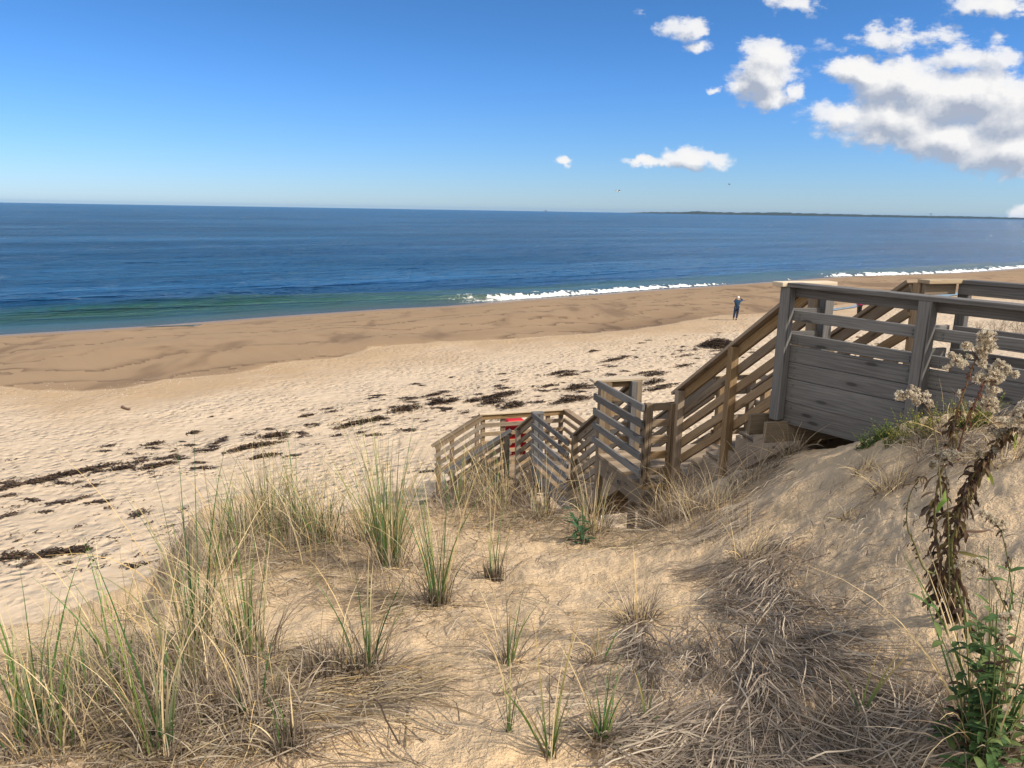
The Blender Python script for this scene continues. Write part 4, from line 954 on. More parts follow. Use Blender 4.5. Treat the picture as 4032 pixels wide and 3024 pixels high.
# bare bushes beyond the deck at the far right
def bush(px, py, H, label, n=46, col=(.20, .15, .11), leafc=None):
    c = hit(px, py)[0]; e = empty('bare_bush', tuple(float(v) for v in c)); tag(e, label, 'bush', 'bare bushes beyond the deck'); gs = []
    for i in range(n):
        a = rng.uniform(0, 2*pi); tl = rng.uniform(.1, .9); p = c+rng.normal(0, .12, 3)*np.array([1, 1, 0]); 
        P = resample([p, p+np.array([cos(a)*tl*.3, sin(a)*tl*.3, .45])*H, p+np.array([cos(a)*tl*.8+rng.normal(0, .1), sin(a)*tl*.8, .9])*H*rng.uniform(.7, 1.1)], 3)
        V, F = tube_poly(P, .007, .002, 4); gs.append(cst(V, F, np.array(col)*rng.uniform(.6, 1.4)))
        for k in range(4):
            j = rng.integers(2, len(P)-1); a4 = rng.uniform(0, 2*pi); Q = [P[j], P[j]+np.array([cos(a4)*.12, sin(a4)*.12, .16])*H*.8]; V, F = tube_poly(Q, .003, .0015, 4); gs.append(cst(V, F, np.array(col)*rng.uniform(.6, 1.4)))
    part('twigs', gs, M_LEAF, e, c)
    if leafc is not None:
        lf = [leaf(c+np.array([rng.normal(0, .35), rng.normal(0, .35), rng.uniform(.1, .8)*H]), rng.normal(0, 1, 3), .06, .02, leafc, .5) for _ in range(140)]
        part('foliage', lf, M_LEAF, e, c)
bush(3925, 1345, 1.5, 'leafless twiggy bush between the two far deck posts')
bush(4010, 1350, 1.6, 'leafless bush at the right edge with some dull green leaves', 46, (.2, .15, .11), (.10, .14, .04))
bush(3850, 1320, 1.0, 'low bare bush just right of the far deck post', 30, (.24, .19, .13))

# ------------------------------------------------------------------ wrack (dried seaweed) on the beach
def wrack_geo(c, Lx, Ly, H, ang, n, sl=.16):
    """dark strands heaped in an elongated patch"""
    x = rng.normal(0, .42, n).clip(-1, 1); y = rng.normal(0, .42, n).clip(-1, 1)
    wx = c[0]+cos(ang)*x*Lx-sin(ang)*y*Ly; wy = c[1]+sin(ang)*x*Lx+cos(ang)*y*Ly
    top = np.clip(1-x**2-y**2, 0, 1)*H*1.5; base = terrain(wx, wy); z = base+rng.random(n)*top+.01
    a = ang+rng.normal(0, .8, n); V = []; F = []; C = []
    segs = 3; P = np.stack([wx, wy, z], 1); L = sl*rng.uniform(.5, 1.5, n)
    az = a[:, None]+np.cumsum(rng.normal(0, .5, (n, segs+1)), 1); pts = [P]
    for i in range(segs): pts.append(pts[-1]+np.stack([np.cos(az[:, i]), np.sin(az[:, i]), rng.normal(0, .25, n)*min(1, H*4)], 1)*(L/segs)[:, None])
    pts = np.stack(pts, 1); s = np.stack([-np.sin(az), np.cos(az), rng.normal(0, .7, az.shape)], -1); w = (.011*rng.uniform(.5, 1.6, n))[:, None, None]*(sl/.16)**.5
    V = np.stack([pts-s*w, pts+s*w], 2).reshape(-1, 3); g = terrain(V[:, 0], V[:, 1]); V[:, 2] = np.maximum(V[:, 2], g+.006)
    k = (np.arange(n)[:, None]*(segs+1)*2+np.arange(segs)[None]*2).ravel(); F = np.stack([k, k+1, k+3, k+2], 1)
    col = np.array([(.030, .020, .014), (.055, .036, .024), (.022, .016, .013), (.11, .07, .045)])[rng.integers(0, 4, n)]; C = np.repeat(col, (segs+1)*2, 0)
    return V, F, C
def wrack(px, py, wpx, hpx, label=None, H=.10, n=260, slope=.20, group=None, name='seaweed_clump'):
    """centre pixel and half width in pixels of a patch seen on the beach"""
    c = hit(px, py)[0]; p2 = hit(px+wpx, py-wpx*slope)[0]; p3 = hit(px, py-hpx)[0]
    Lx = hypot(*(p2-c)[:2]); ang = atan2(p2[1]-c[1], p2[0]-c[0]); Ly = max(.10, hypot(*(p3-c)[:2])*.6)
    V, F, C = wrack_geo(c, Lx, min(Ly, Lx), H, ang, n); o = mesh_np(name, V, F, M_WEED, None, C, origin=c)
    tag(o, label or 'small dark scrap of dried seaweed on the pale footprinted sand', 'seaweed', group or 'scraps of seaweed on the dry sand'); return o
k = 4032/2212.
BIG = [(150, 1022, 110, 10, 'longest dark seaweed band stretching along the wrack line at the left', .06, 900), (262, 1012, 30, 5, 'narrow seaweed tail just right of the longest band at the left', .06, 220), (338, 1006, 45, 6, 'thin seaweed band under the tall grass left of the mound', .06, 300),
 (545, 968, 62, 8, 'seaweed band behind the tips of the mound grass', .08, 520), (592, 944, 38, 6, 'dark seaweed clump above the mound grass tips', .10, 360), (570, 990, 30, 5, 'seaweed strip directly over the mound grass', .06, 240),
 (765, 916, 45, 7, 'seaweed patch right of the centre grass tips with a long tail', .10, 420), (812, 908, 24, 5, 'seaweed knot at the end of the patch beside the tall centre grass', .12, 260), (872, 887, 36, 8, 'dense seaweed patch left of the red bin', .14, 420), (945, 875, 20, 8, 'rounded seaweed heap, left one of the pair left of the landing rail', .20, 300), (972, 871, 22, 5, 'ragged seaweed heap, right one of the pair left of the landing rail', .12, 220),
 (935, 853, 26, 4, 'flat seaweed strip above the pair of heaps', .06, 220), (1068, 858, 46, 8, 'wide seaweed patch on the sand straight above the stair landing', .12, 520), (1090, 851, 36, 5, 'upper edge seaweed patch touching the wide one above the landing', .08, 300), (1062, 873, 28, 8, 'humped seaweed pile just above the lower landing rail', .20, 380), (1105, 880, 30, 7, 'dark seaweed pile resting right above the red bin', .20, 420), (1020, 870, 20, 4, 'small seaweed pile left of the humped pile', .1, 160),
 (1232, 866, 46, 10, 'curved long seaweed mound left of the upper landing post', .16, 620), (1243, 838, 32, 8, 'seaweed mound beside the upper landing cap rail', .18, 420), (1210, 806, 34, 6, 'broad seaweed patch on the mid beach', .08, 360), (1225, 812, 24, 5, 'seaweed patch touching the lower right of the broad mid beach patch', .08, 220), (1182, 834, 18, 4, 'seaweed scrap mound left of the upper landing', .06, 140),
 (1412, 809, 30, 6, 'dark lens of seaweed right of the upper landing cap', .12, 340), (1390, 805, 30, 3, 'thin wisp of seaweed left of the dark lens', .04, 140), (1410, 828, 26, 6, 'seaweed heap right of the upper landing, close to the stair rail', .16, 300), (1432, 836, 40, 4, 'trailing seaweed line running to the upper stair rail', .05, 220), (1420, 843, 36, 4, 'lowest seaweed strip right of the upper landing', .05, 180),
 (1322, 777, 30, 5, 'narrow seaweed band high on the mid beach', .06, 240), (1350, 771, 20, 3, 'small seaweed band touching the high narrow one', .06, 140), (1280, 760, 10, 3, 'round seaweed knot above the mid beach bands', .08, 110), (1480, 768, 24, 3, 'little seaweed strip left of the stair rail', .05, 120), (1478, 789, 20, 4, 'pair of seaweed shreds left of the stair rail', .05, 140),
 (1553, 749, 22, 10, 'tall black pile of seaweed beside the slanting stair rail', .40, 3200), (100, 1196, 50, 6, 'seaweed strip on the near sand at the left', .05, 320), (160, 1187, 26, 6, 'dark seaweed knot at the end of the near left strip', .06, 220), (20, 1203, 30, 5, 'seaweed shreds at the left frame edge on the near sand', .05, 200),
 (415, 934, 14, 4, 'lone seaweed tuft left of the mound grass on open sand', .07, 110), (330, 958, 22, 3, 'flat lone seaweed streak on the left beach', .04, 120), (660, 897, 18, 3, 'seaweed streak right above the centre of the wrack line', .05, 110), (85, 1040, 40, 4, 'broken seaweed streaks above the longest band', .04, 220), (20, 1052, 22, 6, 'seaweed streaks at the left frame edge along the wrack line', .05, 180)]
for x_, y_, w_, h_, lab, H_, n_w in BIG: wrack(x_*k, y_*k, w_*k, h_*k*(.6 if n_w < 3000 else 1), lab, H_*.8, int(n_w*(.75 if n_w < 3000 else 1)), group='seaweed patches along the wrack line')
# small scraps: copies of a few shapes
protos = []
for j in range(6):
    c0 = np.array([0., 30., 0.]); c0[2] = ground(0, 30)[0]
    V, F, C = wrack_geo(c0, .20, .07, .03, 0, 46, .10); V[:, 2] = c0[2]+.006+np.abs(V[:, 2]-V[:, 2].min())*.5
    o = mesh_np('seaweed_scrap', V, F, M_WEED, None, C, origin=c0); protos.append(o)
line_pts = [(0, 1058), (270, 1008), (480, 975), (720, 915), (900, 882), (1080, 852), (1250, 812), (1400, 775), (1560, 742)]
lx = np.array([p[0] for p in line_pts]); ly = np.array([p[1] for p in line_pts]); first = set()
used = 0
for i in range(190):
    x_ = rng.uniform(0, 1900); sp = 14+.012*x_
    y_ = np.interp(x_, lx, ly)+rng.normal(0, 1)*np.interp(x_, [0, 500, 1100, 1600, 1900], [34, 30, 34, 24, 22]) if x_ < 1600 else rng.uniform(700, 775)
    if x_ < 500 and rng.random() < .25: y_ = rng.uniform(1080, 1240)
    c = hit(x_*k, y_*k)[0]
    al_, ac_ = along_across(c[0], c[1])
    if ac_ < wet_off(al_)+1.5 or c[1] < 9.5: continue
    j = int(rng.integers(0, 6))
    if j in first: o = protos[j].copy(); COL.objects.link(o)
    else: o = protos[j]; first.add(j)
    o.location = c+np.array([0, 0, .004]); o.rotation_euler = (0, 0, rng.normal(.5, .5)); s = rng.uniform(.4, 1.7); o.scale = (s*1.3, s, 1)
    tag(o, 'small dark scrap of dried seaweed on the pale footprinted sand', 'seaweed scrap', 'scraps of seaweed on the dry sand')
# tiny shells and crumbs along the last wet line
nsh = 1500; xs_ = rng.uniform(-100, 4100, nsh); P = np.array([at_z(x_, y_, 2.2) for x_, y_ in zip(xs_, np.interp(xs_, [0, 330, 650, 1100, 1480, 2000, 2850, 4032], [1530, 1560, 1500, 1440, 1372, 1336, 1250, 1160]))])
P[:, :2] += rng.normal(0, 1, (nsh, 2))*np.array([1.2, .9]); P[:, 2] = terrain(P[:, 0], P[:, 1])+.004
s = rng.uniform(.008, .022, (nsh, 1)); a = rng.uniform(0, pi, nsh); u2 = np.stack([np.cos(a), np.sin(a), 0*a], 1); v2 = np.stack([-np.sin(a), np.cos(a), 0*a], 1)
V = np.stack([P-u2*s, P-v2*s*.7, P+u2*s, P+v2*s*.7, P+np.array([0, 0, 1.])*s*.7], 1).reshape(-1, 3); b0 = np.arange(nsh)*5
F = np.vstack([np.stack([b0+i, b0+(i+1) % 4, b0+4], 1) for i in range(4)]); C = np.repeat(np.array([(.75, .70, .62), (.6, .5, .4), (.12, .08, .06), (.8, .78, .74)])[rng.integers(0, 4, nsh)], 5, 0)
o = mesh_np('shell_debris', V, F, M_WEED, None, C); tag(o, 'crumbs of shell and weed along the edge of the wet sand', kind='stuff')

gs = []
for i in range(260):
    x_ = rng.uniform(-50, 1950); y_ = np.interp(x_, lx, ly)+rng.normal(0, 1)*26 if x_ < 1600 else rng.uniform(690, 780)
    if x_ < 420 and rng.random() < .35: y_ = rng.uniform(1090, 1230)
    c = hit(x_*k, y_*k)[0]; al_, ac_ = along_across(c[0], c[1])
    if ac_ < wet_off(al_)+1 or c[1] < 9.5: continue
    gs.append(wrack_geo(c, rng.uniform(.2, .9), .12, .015, rng.normal(.5, .4), int(rng.integers(5, 16)), .09))
V, F, C = merge(gs); o = mesh_np('seaweed_crumbs', V, F, M_WEED, None, C); tag(o, 'fine broken bits of dried seaweed strewn along the wrack line', kind='stuff')

# ------------------------------------------------------------------ driftwood, rock, sandals, red bin
M_DRIFT = simple_mat('driftwood', (.20, .13, .09), .85, .35, 20, .4); M_ROCK = simple_mat('pale_rock', (.62, .58, .50), .85, .2, 12, .6)
def drift(pts_px, r0, r1, label, nm='driftwood'):
    P = [hit(*p)[0]+np.array([0, 0, r0*.8]) for p in pts_px]; P = resample(P, 5); V, F = tube_poly(P, r0, r1, 8); V = V+rng.normal(0, r0*.12, V.shape)
    n = len(P); V = np.vstack([V, P[:1], P[-1:]]); F = [tuple(f) for f in F]+[(j, (j+1) % 8, len(V)-2) for j in range(8)]+[((n-1)*8+(j+1) % 8, (n-1)*8+j, len(V)-1) for j in range(8)]
    o = poly_mesh(nm, V, F, M_DRIFT, smooth=True, origin=P[0]); tag(o, label, 'driftwood'); return o
drift([(481, 1607), (495, 1613), (512, 1618)], .055, .035, 'short brown driftwood log alone on the left beach below the wet sand')
drift([(3370, 1330), (3410, 1332), (3445, 1328)], .05, .02, 'thin driftwood branch on the sand seen through the deck railing')
c = hit(3492, 1352)[0]; bm = bmesh.new(); bmesh.ops.create_icosphere(bm, subdivisions=3, radius=1)
for v in bm.verts:
    q = Vector(v.co); nz_ = 1+.35*(vnoise(np.array([q.x*1.5+5]), np.array([q.y*1.5+q.z*2+3]))[0]-.5); v.co = Vector((q.x*.26*nz_, q.y*.18*nz_, q.z*.14*nz_))
me = bpy.data.meshes.new('rock'); bm.to_mesh(me); bm.free(); me.materials.append(M_ROCK); o = bpy.data.objects.new('rock', me); COL.objects.link(o); o.location = c+np.array([0, 0, .05]); tag(o, 'white rounded rock on the sand behind the deck railing', 'rock')
M_SHOE = simple_mat('black_rubber', (.03, .028, .03), .6); M_STRAP = simple_mat('grey_strap', (.12, .11, .12), .7)
for (px, py), lab, an in (((1672, 1858), 'dark sandal nearest the left, lying on the sand before the bottom steps', .5), ((1706, 1856), 'dark sandal on the right of the pair, beside the bottom steps', .25)):
    c = hit(px, py)[0]; e = empty('sandal', tuple(float(v) for v in c)); e.rotation_euler = (0, 0, an); tag(e, lab, 'sandal', 'pair of sandals left on the sand')
    out_ = [(-.15, -.035), (-.155, 0), (-.14, .035), (-.05, .038), (.05, .05), (.13, .045), (.16, .0), (.12, -.04), (.03, -.045), (-.06, -.03)]; m_ = len(out_)
    V = [(x, y, .01) for x, y in out_]+[(x, y, .05 if x < 0 else .035) for x, y in out_]; F = [tuple(range(m_-1, -1, -1)), tuple(range(m_, 2*m_))]+[(i, (i+1) % m_, m_+(i+1) % m_, m_+i) for i in range(m_)]
    poly_mesh('sole', V, F, M_SHOE, e)
    V, F = tube_poly(resample([(.05, -.045, .03), (.06, -.03, .085), (.07, 0, .10), (.06, .03, .085), (.05, .05, .03)], 4), .016, .016, 6); poly_mesh('strap', V, [tuple(f) for f in F], M_STRAP, e)
# red bin beyond the lower landing
M_RED = simple_mat('red_plastic', (.48, .012, .015), .45, .12, 5, .05); M_DRED = simple_mat('dark_red_plastic', (.33, .012, .014), .5)
cb = W(10.95, 1.02, 0); zg = ground(cb[0], cb[1])[0]
e = empty('red_bin', (float(cb[0]), float(cb[1]), float(zg))); e.rotation_euler = (0, 0, beta); tag(e, 'bright red upright plastic bin with a sloping lid behind the lower landing railing', 'bin')
Hb = CAM_H-4.70-zg
def prism(prof0, prof1, z0, z1):
    m_ = len(prof0); V = [(x, y, z0) for x, y in prof0]+[(x, y, z1) for x, y in prof1]; return V, [tuple(range(m_-1, -1, -1)), tuple(range(m_, 2*m_))]+[(i, (i+1) % m_, m_+(i+1) % m_, m_+i) for i in range(m_)]
R_ = lambda w, d: [(-w, -d), (w, -d), (w, d), (-w, d)]
def bev(o, w=.02):
    md = o.modifiers.new('bevel', 'BEVEL'); md.width = w; md.segments = 2; return o
bev(poly_mesh('bin_body', *prism(R_(.22, .22), R_(.255, .25), .04, Hb-.20), M_RED, e)); bev(poly_mesh('rim', *prism(R_(.275, .27), R_(.275, .27), Hb-.20, Hb-.15), M_DRED, e), .01)
bev(poly_mesh('lid', *prism(R_(.265, .26), [(-.19, -.16), (.19, -.14), (.19, .18), (-.19, .18)], Hb-.15, Hb), M_RED, e)); bev(poly_mesh('base', *prism(R_(.25, .25), R_(.25, .25), 0, .04), M_DRED, e), .01)

# ------------------------------------------------------------------ people
def skin_body(name, joints, edges, mat, parent, lev=2):
    me = bpy.data.meshes.new(name); me.from_pydata([j[0] for j in joints], edges, []); o = bpy.data.objects.new(name, me); COL.objects.link(o)
    md = o.modifiers.new('skin', 'SKIN'); md.use_smooth_shade = True
    for i, j in enumerate(joints):
        r = j[1]; sv = me.skin_vertices[0].data[i]; sv.radius = r if isinstance(r, tuple) else (r, r); sv.use_root = (i == 0)
    s = o.modifiers.new('sub', 'SUBSURF'); s.levels = lev; s.render_levels = lev; me.materials.append(mat); o.parent = parent; return o
M_SKIN = simple_mat('skin', (.48, .29, .21), .6, .08); M_NAVY = simple_mat('navy_jacket', (.014, .045, .09), .8, .2, 30, .2); M_JEAN = simple_mat('dark_jeans', (.020, .035, .075), .85, .25, 30, .2)
M_WHITE = simple_mat('white_hair', (.72, .70, .66), .9, .1, 40, .3); M_BLACK = simple_mat('black_shoe', (.015, .014, .015), .5); M_PINK = simple_mat('pink_jacket', (.42, .02, .13), .8, .15, 30, .2); M_DKHAIR = simple_mat('brown_hair', (.06, .035, .02), .8)
def ball(name, c, r, mat, parent, sc=(1, 1, 1)):
    bm = bmesh.new(); bmesh.ops.create_icosphere(bm, subdivisions=3, radius=r, matrix=Matrix.Translation(c) @ Matrix.Diagonal((*sc, 1))); me = bpy.data.meshes.new(name); bm.to_mesh(me); bm.free(); me.materials.append(mat)
    for p in me.polygons: p.use_smooth = True
    o = bpy.data.objects.new(name, me); COL.objects.link(o); o.parent = parent; return o
def fingers(parent, wrist, d, s, mat):
    """palm, four fingers of unequal length and a thumb, slightly curled"""
    d = Vector(d).normalized(); s = Vector(s).normalized(); nrm = d.cross(s); w = Vector(wrist)
    J = [(tuple(w), .024), (tuple(w+d*.045), (.040, .018)), (tuple(w+d*.085), (.042, .016))]; E = [(0, 1), (1, 2)]
    for i, (o_, L) in enumerate(((-.03, .065), (-.01, .075), (.011, .070), (.031, .055))):
        b = w+d*.09+s*o_; k0 = len(J); J += [(tuple(b), .0085), (tuple(b+d*L*.5+nrm*.008), .008), (tuple(b+d*L*.85+nrm*.03), .007)]; E += [(2, k0), (k0, k0+1), (k0+1, k0+2)]
    k0 = len(J); J += [(tuple(w+d*.04-s*.05+nrm*.01), .010), (tuple(w+d*.075-s*.062+nrm*.02), .008)]; E += [(1, k0), (k0, k0+1)]
    return J, E
def person(px, py, yaw, label, group, top, bottom, hair, pose, H=1.76):
    c = hit(px, py)[0]; e = empty('person', tuple(float(v) for v in c)); e.rotation_euler = (0, 0, yaw); tag(e, label, 'person', group); f = H/1.76
    S = lambda x, y, z: (x*f, y*f, z*f)      # x right, y forward (away from the lens), z up
    if pose == 'look':
        hipL, hipR, knL, knR, anL, anR = S(-.09, 0, .90), S(.09, 0, .90), S(-.12, .03, .49), S(.09, .05, .49), S(-.18, -.02, .09), S(.03, -.03, .08)
        ch, nk, hd = S(.03, -.03, 1.28), S(.045, -.02, 1.48), S(.06, .01, 1.60)
        shL, shR, elL, elR, haL, haR = S(-.16, -.02, 1.42), S(.22, -.02, 1.42), S(-.17, .24, 1.33), S(.42, .10, 1.46), S(-.02, .22, 1.57), S(.20, .16, 1.60)
    else:
        hipL, hipR, knL, knR, anL, anR = S(-.085, 0, .88), S(.085, 0, .88), S(-.08, .04, .48), S(.09, .01, .48), S(-.09, -.01, .08), S(.08, .02, .08)
        ch, nk, hd = S(0, 0, 1.26), S(0, .01, 1.46), S(0, .03, 1.58)
        shL, shR, elL, elR, haL, haR = S(-.18, 0, 1.40), S(.18, 0, 1.40), S(-.24, .02, 1.12), S(.24, .0, 1.12), S(-.20, .12, .90), S(.21, .10, .90)
    # one continuous body, head with nose and ears, hands with fingers
    J = [(S(0, 0, .93), (.13, .10)), (S(.01, 0, 1.10), (.12, .09)), (ch, (.14, .10)), (nk, .055), (hd, .075), (S(*(np.array(hd)/f+[0, .01, .08])), .078), (shL, .055), (elL, .040), (haL, .026), (shR, .055), (elR, .040), (haR, .026),
         (hipL, .085), (knL, .055), (anL, .036), (hipR, .085), (knR, .055), (anR, .036), (S(*(np.array(anL)/f+[-.01, .13, -.045])), .032), (S(*(np.array(anR)/f+[.03, .13, -.045])), .032), (S(*(np.array(hd)/f+[0, .09, .02])), .014)]
    E = [(0, 1), (1, 2), (2, 3), (3, 4), (4, 5), (2, 6), (6, 7), (7, 8), (2, 9), (9, 10), (10, 11), (0, 12), (12, 13), (13, 14), (0, 15), (15, 16), (16, 17), (14, 18), (17, 19), (4, 20)]
    for hb, el, at in ((haL, elL, 8), (haR, elR, 11)):
        d = Vector(hb)-Vector(el); j2, e2 = fingers(e, hb, d, Vector((0, 0, 1)) if pose == 'look' else Vector((0, 1, 0)), M_SKIN); k0 = len(J); J += j2; E += [(a+k0, b+k0) for a, b in e2]+[(at, k0)]
    skin_body('body', J, E, M_SKIN, e)
    skin_body('jacket', [(S(.0, 0, .86), (.20, .155)), (S(.01, 0, 1.08), (.19, .145)), (ch, (.22, .155)), (S(*(np.array(nk)/f-[0, 0, .03])), .075), (shL, .078), (elL, .060), (tuple(Vector(elL).lerp(Vector(haL), .9)), .045), (shR, .078), (elR, .060), (tuple(Vector(elR).lerp(Vector(haR), .9)), .045)],
              [(0, 1), (1, 2), (2, 3), (2, 4), (4, 5), (5, 6), (2, 7), (7, 8), (8, 9)], top, e)
    skin_body('trousers', [(S(0, 0, .92), (.17, .135)), (hipL, .125), (knL, .092), (S(*(np.array(anL)/f+[0, 0, .03])), .075), (hipR, .125), (knR, .092), (S(*(np.array(anR)/f+[0, 0, .03])), .075)], [(0, 1), (1, 2), (2, 3), (0, 4), (4, 5), (5, 6)], bottom, e)
    for a in (anL, anR): ball('shoe', Vector(a)+Vector((0, .05, -.035)), .06, M_BLACK, e, (.85, 2.2, .75))
    ball('hair', Vector(hd)+Vector((0, -.012, .065)), .098, hair, e, (.95, 1.05, 1.05))
    if pose == 'look':
        o = ball('binoculars', Vector(hd)+Vector((.08, .17, .05)), .05, M_BLACK, e, (1.5, 1.6, .8))
    return e
person(2897, 1261, radians(-6), 'person in dark navy jacket and jeans on open sand, both arms raised to the face', 'people on the beach', M_NAVY, M_JEAN, M_WHITE, 'look')
person(3381, 1247, radians(160), 'person in a pink jacket and black trousers, half hidden behind the deck railing', 'people on the beach', M_PINK, M_BLACK, M_DKHAIR, 'stand', 1.66)

# ------------------------------------------------------------------ gulls
M_GULLW = simple_mat('gull_white', (.75, .75, .74), .7, .08); M_GULLG = simple_mat('gull_grey', (.17, .18, .20), .7, .15); M_BEAK = simple_mat('gull_beak', (.6, .35, .05), .5)
def gull(loc, yaw, label, group, fly=True, s=1., dark=False):
    e = empty('gull', tuple(float(v) for v in loc)); e.rotation_euler = (0, 0, yaw); e.scale = (s, s, s); tag(e, label, 'gull', group); mb = M_GULLG if dark else M_GULLW
    skin_body('body', [((0, -.20, .02), (.03, .012)), ((0, -.10, .03), .055), ((0, .05, .03), .07), ((0, .16, .06 if fly else .12), .038), ((0, .22, .08 if fly else .17), .035), ((0, .27, .07 if fly else .165), .010)], [(0, 1), (1, 2), (2, 3), (3, 4), (4, 5)], mb, e, 1)
    for sd_ in (-1, 1):
        if fly: pts = [(sd_*.04, .08, .05), (sd_*.32, .14, .20), (sd_*.68, -.02, .12), (sd_*.34, .00, .18), (sd_*.05, -.06, .04)]
        else: pts = [(sd_*.06, .10, .07), (sd_*.08, -.02, .08), (sd_*.03, -.27, .05), (sd_*.075, -.05, .0), (sd_*.07, .08, .01)]
        V = [(x, y, z+.006) for x, y, z in pts]+[(x, y, z-.006) for x, y, z in pts]; F = [(0, 1, 2, 3, 4), (9, 8, 7, 6, 5)]+[(i, (i+1) % 5, 5+(i+1) % 5, 5+i) for i in range(5)]; poly_mesh('wing', V, F, M_GULLG, e)
    if not fly:
        for sd_ in (-1, 1):
            V, F = cyl_between((sd_*.03, .0, -.02), (sd_*.03, .01, -.16), .006); poly_mesh('leg', V, F, M_BEAK, e)
gull(at_y(2872, 727, 60), 1.0, 'dark gull in flight, the higher one over the right half of the sea', 'gulls in the air', s=.42, dark=True)
gull(at_y(2435, 755, 90), 2.0, 'pale gull in flight just above the horizon, left of the headland', 'gulls in the air', s=1.0)
gull(at_y(2150, 832, 160), 1.6, 'tiny gull skimming the horizon line near the middle', 'gulls in the air', s=1.2, dark=True)
c = hit(3108, 1108)[0]; gull(c+np.array([0, 0, .20]), 2.2, 'gull standing at the water line above the corner of the deck railing', 'gulls on the sand', False, 1.6)
c = hit(2850, 1126)[0]; gull(c+np.array([0, 0, .18]), .8, 'white gull on the wet sand at the end of the breaking wave', 'gulls on the sand', False, 1.2)
HAZE = True

# ------------------------------------------------------------------ light and sky
SUN_AZ, SUN_EL = radians(114), radians(42)
world = bpy.data.worlds.new('World'); scene.world = world; world.use_nodes = True; nt = world.node_tree; nt.nodes.clear(); n = N(nt)
wo = nt.nodes.new('ShaderNodeOutputWorld'); bg = nt.nodes.new('ShaderNodeBackground'); nt.links.new(bg.outputs[0], wo.inputs[0])
sky = nt.nodes.new('ShaderNodeTexSky'); sky.sky_type = 'NISHITA'; sky.sun_disc = False; sky.sun_elevation = SUN_EL; sky.sun_rotation = SUN_AZ
sky.altitude = 0; sky.air_density = 1.0; sky.dust_density = .15; sky.ozone_density = 3.0
SKY_K = .082
hs = nt.nodes.new('ShaderNodeHueSaturation'); nt.links.new(sky.outputs[0], hs.inputs['Color']); hs.inputs['Saturation'].default_value = 1.0
def cloud_group():
    g = bpy.data.node_groups.new('cloud_field', 'ShaderNodeTree')
    g.interface.new_socket('UV', in_out='INPUT', socket_type='NodeSocketVector'); g.interface.new_socket('D', in_out='OUTPUT', socket_type='NodeSocketFloat')
    gi = g.nodes.new('NodeGroupInput'); go = g.nodes.new('NodeGroupOutput'); k = N(g)
    uv = gi.outputs[0]
    wv = k.noise(uv, 22., 4, .65, out=1)
    vm = g.nodes.new('ShaderNodeVectorMath'); vm.operation = 'MULTIPLY_ADD'; k.put(vm.inputs[0], wv); vm.inputs[1].default_value = (.04, .034, 0); k.put(vm.inputs[2], uv)
    w = vm.outputs[0]
    B = [  # centre x, y, half width, half height in the sky, strength
        (1965, 88, 120, 26, .75), (2110, 128, 150, 36, .8), (1870, 158, 95, 26, 1.15), (1975, 180, 115, 52, 1.35), (2100, 205, 160, 64, 1.25), (2200, 260, 130, 90, 1.35),
        (1822, 245, 85, 34, 1.), (1925, 258, 110, 50, 1.3), (1890, 292, 60, 34, 1.), (2060, 300, 140, 44, 1.2), (2190, 318, 140, 46, 1.4),
        (1655, 120, 46, 34, 1.15), (1645, 160, 58, 50, 1.35), (1668, 212, 30, 28, 1.), (1708, 200, 24, 20, .95), (1610, 186, 34, 28, .95),
        (1487, 62, 52, 24, .8), (1508, 100, 32, 14, .7), (1505, 343, 58, 22, 1.), (1395, 353, 48, 10, .8), (1213, 352, 18, 11, .9), (1536, 197, 8, 5, .42),
        (1730, 6, 50, 18, .75), (2150, 12, 95, 18, .85), (2215, 34, 45, 10, .7), (1378, 24, 16, 6, .3), (2195, 462, 16, 9, .5),
        (2560, 230, 240, 130, 1.1), (2900, 60, 300, 60, .9), (2500, 20, 200, 24, .8)]
    c = 4032/2212.; acc = None
    wv2 = g.nodes.new('ShaderNodeVectorMath'); wv2.operation = 'SUBTRACT'; k.put(wv2.inputs[0], w); wv2.inputs[1].default_value = (.02, .017, 0); w = wv2.outputs[0]
    for cx, cy, rx, ry, st in B:
        d = ray(cx*c, cy*c); u_, v_ = d[0]/d[1], d[2]/d[1]
        ru, rv = rx*c*1.28/3105, ry*c*1.28/3105
        a = g.nodes.new('ShaderNodeVectorMath'); a.operation = 'MULTIPLY_ADD'; k.put(a.inputs[0], w); a.inputs[1].default_value = (1/ru, 1/rv, 0); a.inputs[2].default_value = (-u_/ru, -v_/rv, 0)
        l = g.nodes.new('ShaderNodeVectorMath'); l.operation = 'LENGTH'; k.put(l.inputs[0], a.outputs[0])
        e = k.math('MULTIPLY_ADD', l.outputs['Value'], -st, st)
        if acc is None: acc = e
        else:
            sm = g.nodes.new('ShaderNodeMath'); sm.operation = 'SMOOTH_MAX'; k.put(sm.inputs[0], acc); k.put(sm.inputs[1], e); sm.inputs[2].default_value = .22; acc = sm.outputs[0]
    nz = k.noise(k.mapping(uv, scale=(1, 1.5, 1)), 11., 5, .6)
    wo_ = wv2.outputs[0]; bl_ = None
    for sc_, am in ((13., .66), (29., .34)):
        pf = k.vor(k.mapping(wo_, scale=(1, 1.2, 1)), sc_, 'F1', dim='2D'); t_ = k.math('MULTIPLY', k.math('SUBTRACT', .45, pf), am)
        bl_ = t_ if bl_ is None else k.math('ADD', bl_, t_)
    f = k.math('ADD', acc, k.math('MULTIPLY', k.math('SUBTRACT', nz, .5), 1.9))
    f = k.math('ADD', f, k.math('MULTIPLY', bl_, .95))
    k.put(go.inputs[0], f); return g
G = cloud_group()
tc = nt.nodes.new('ShaderNodeTexCoord').outputs['Generated']
sx, sy, sz = n.sep(tc)[0], n.sep(tc)[1], n.sep(tc)[2]
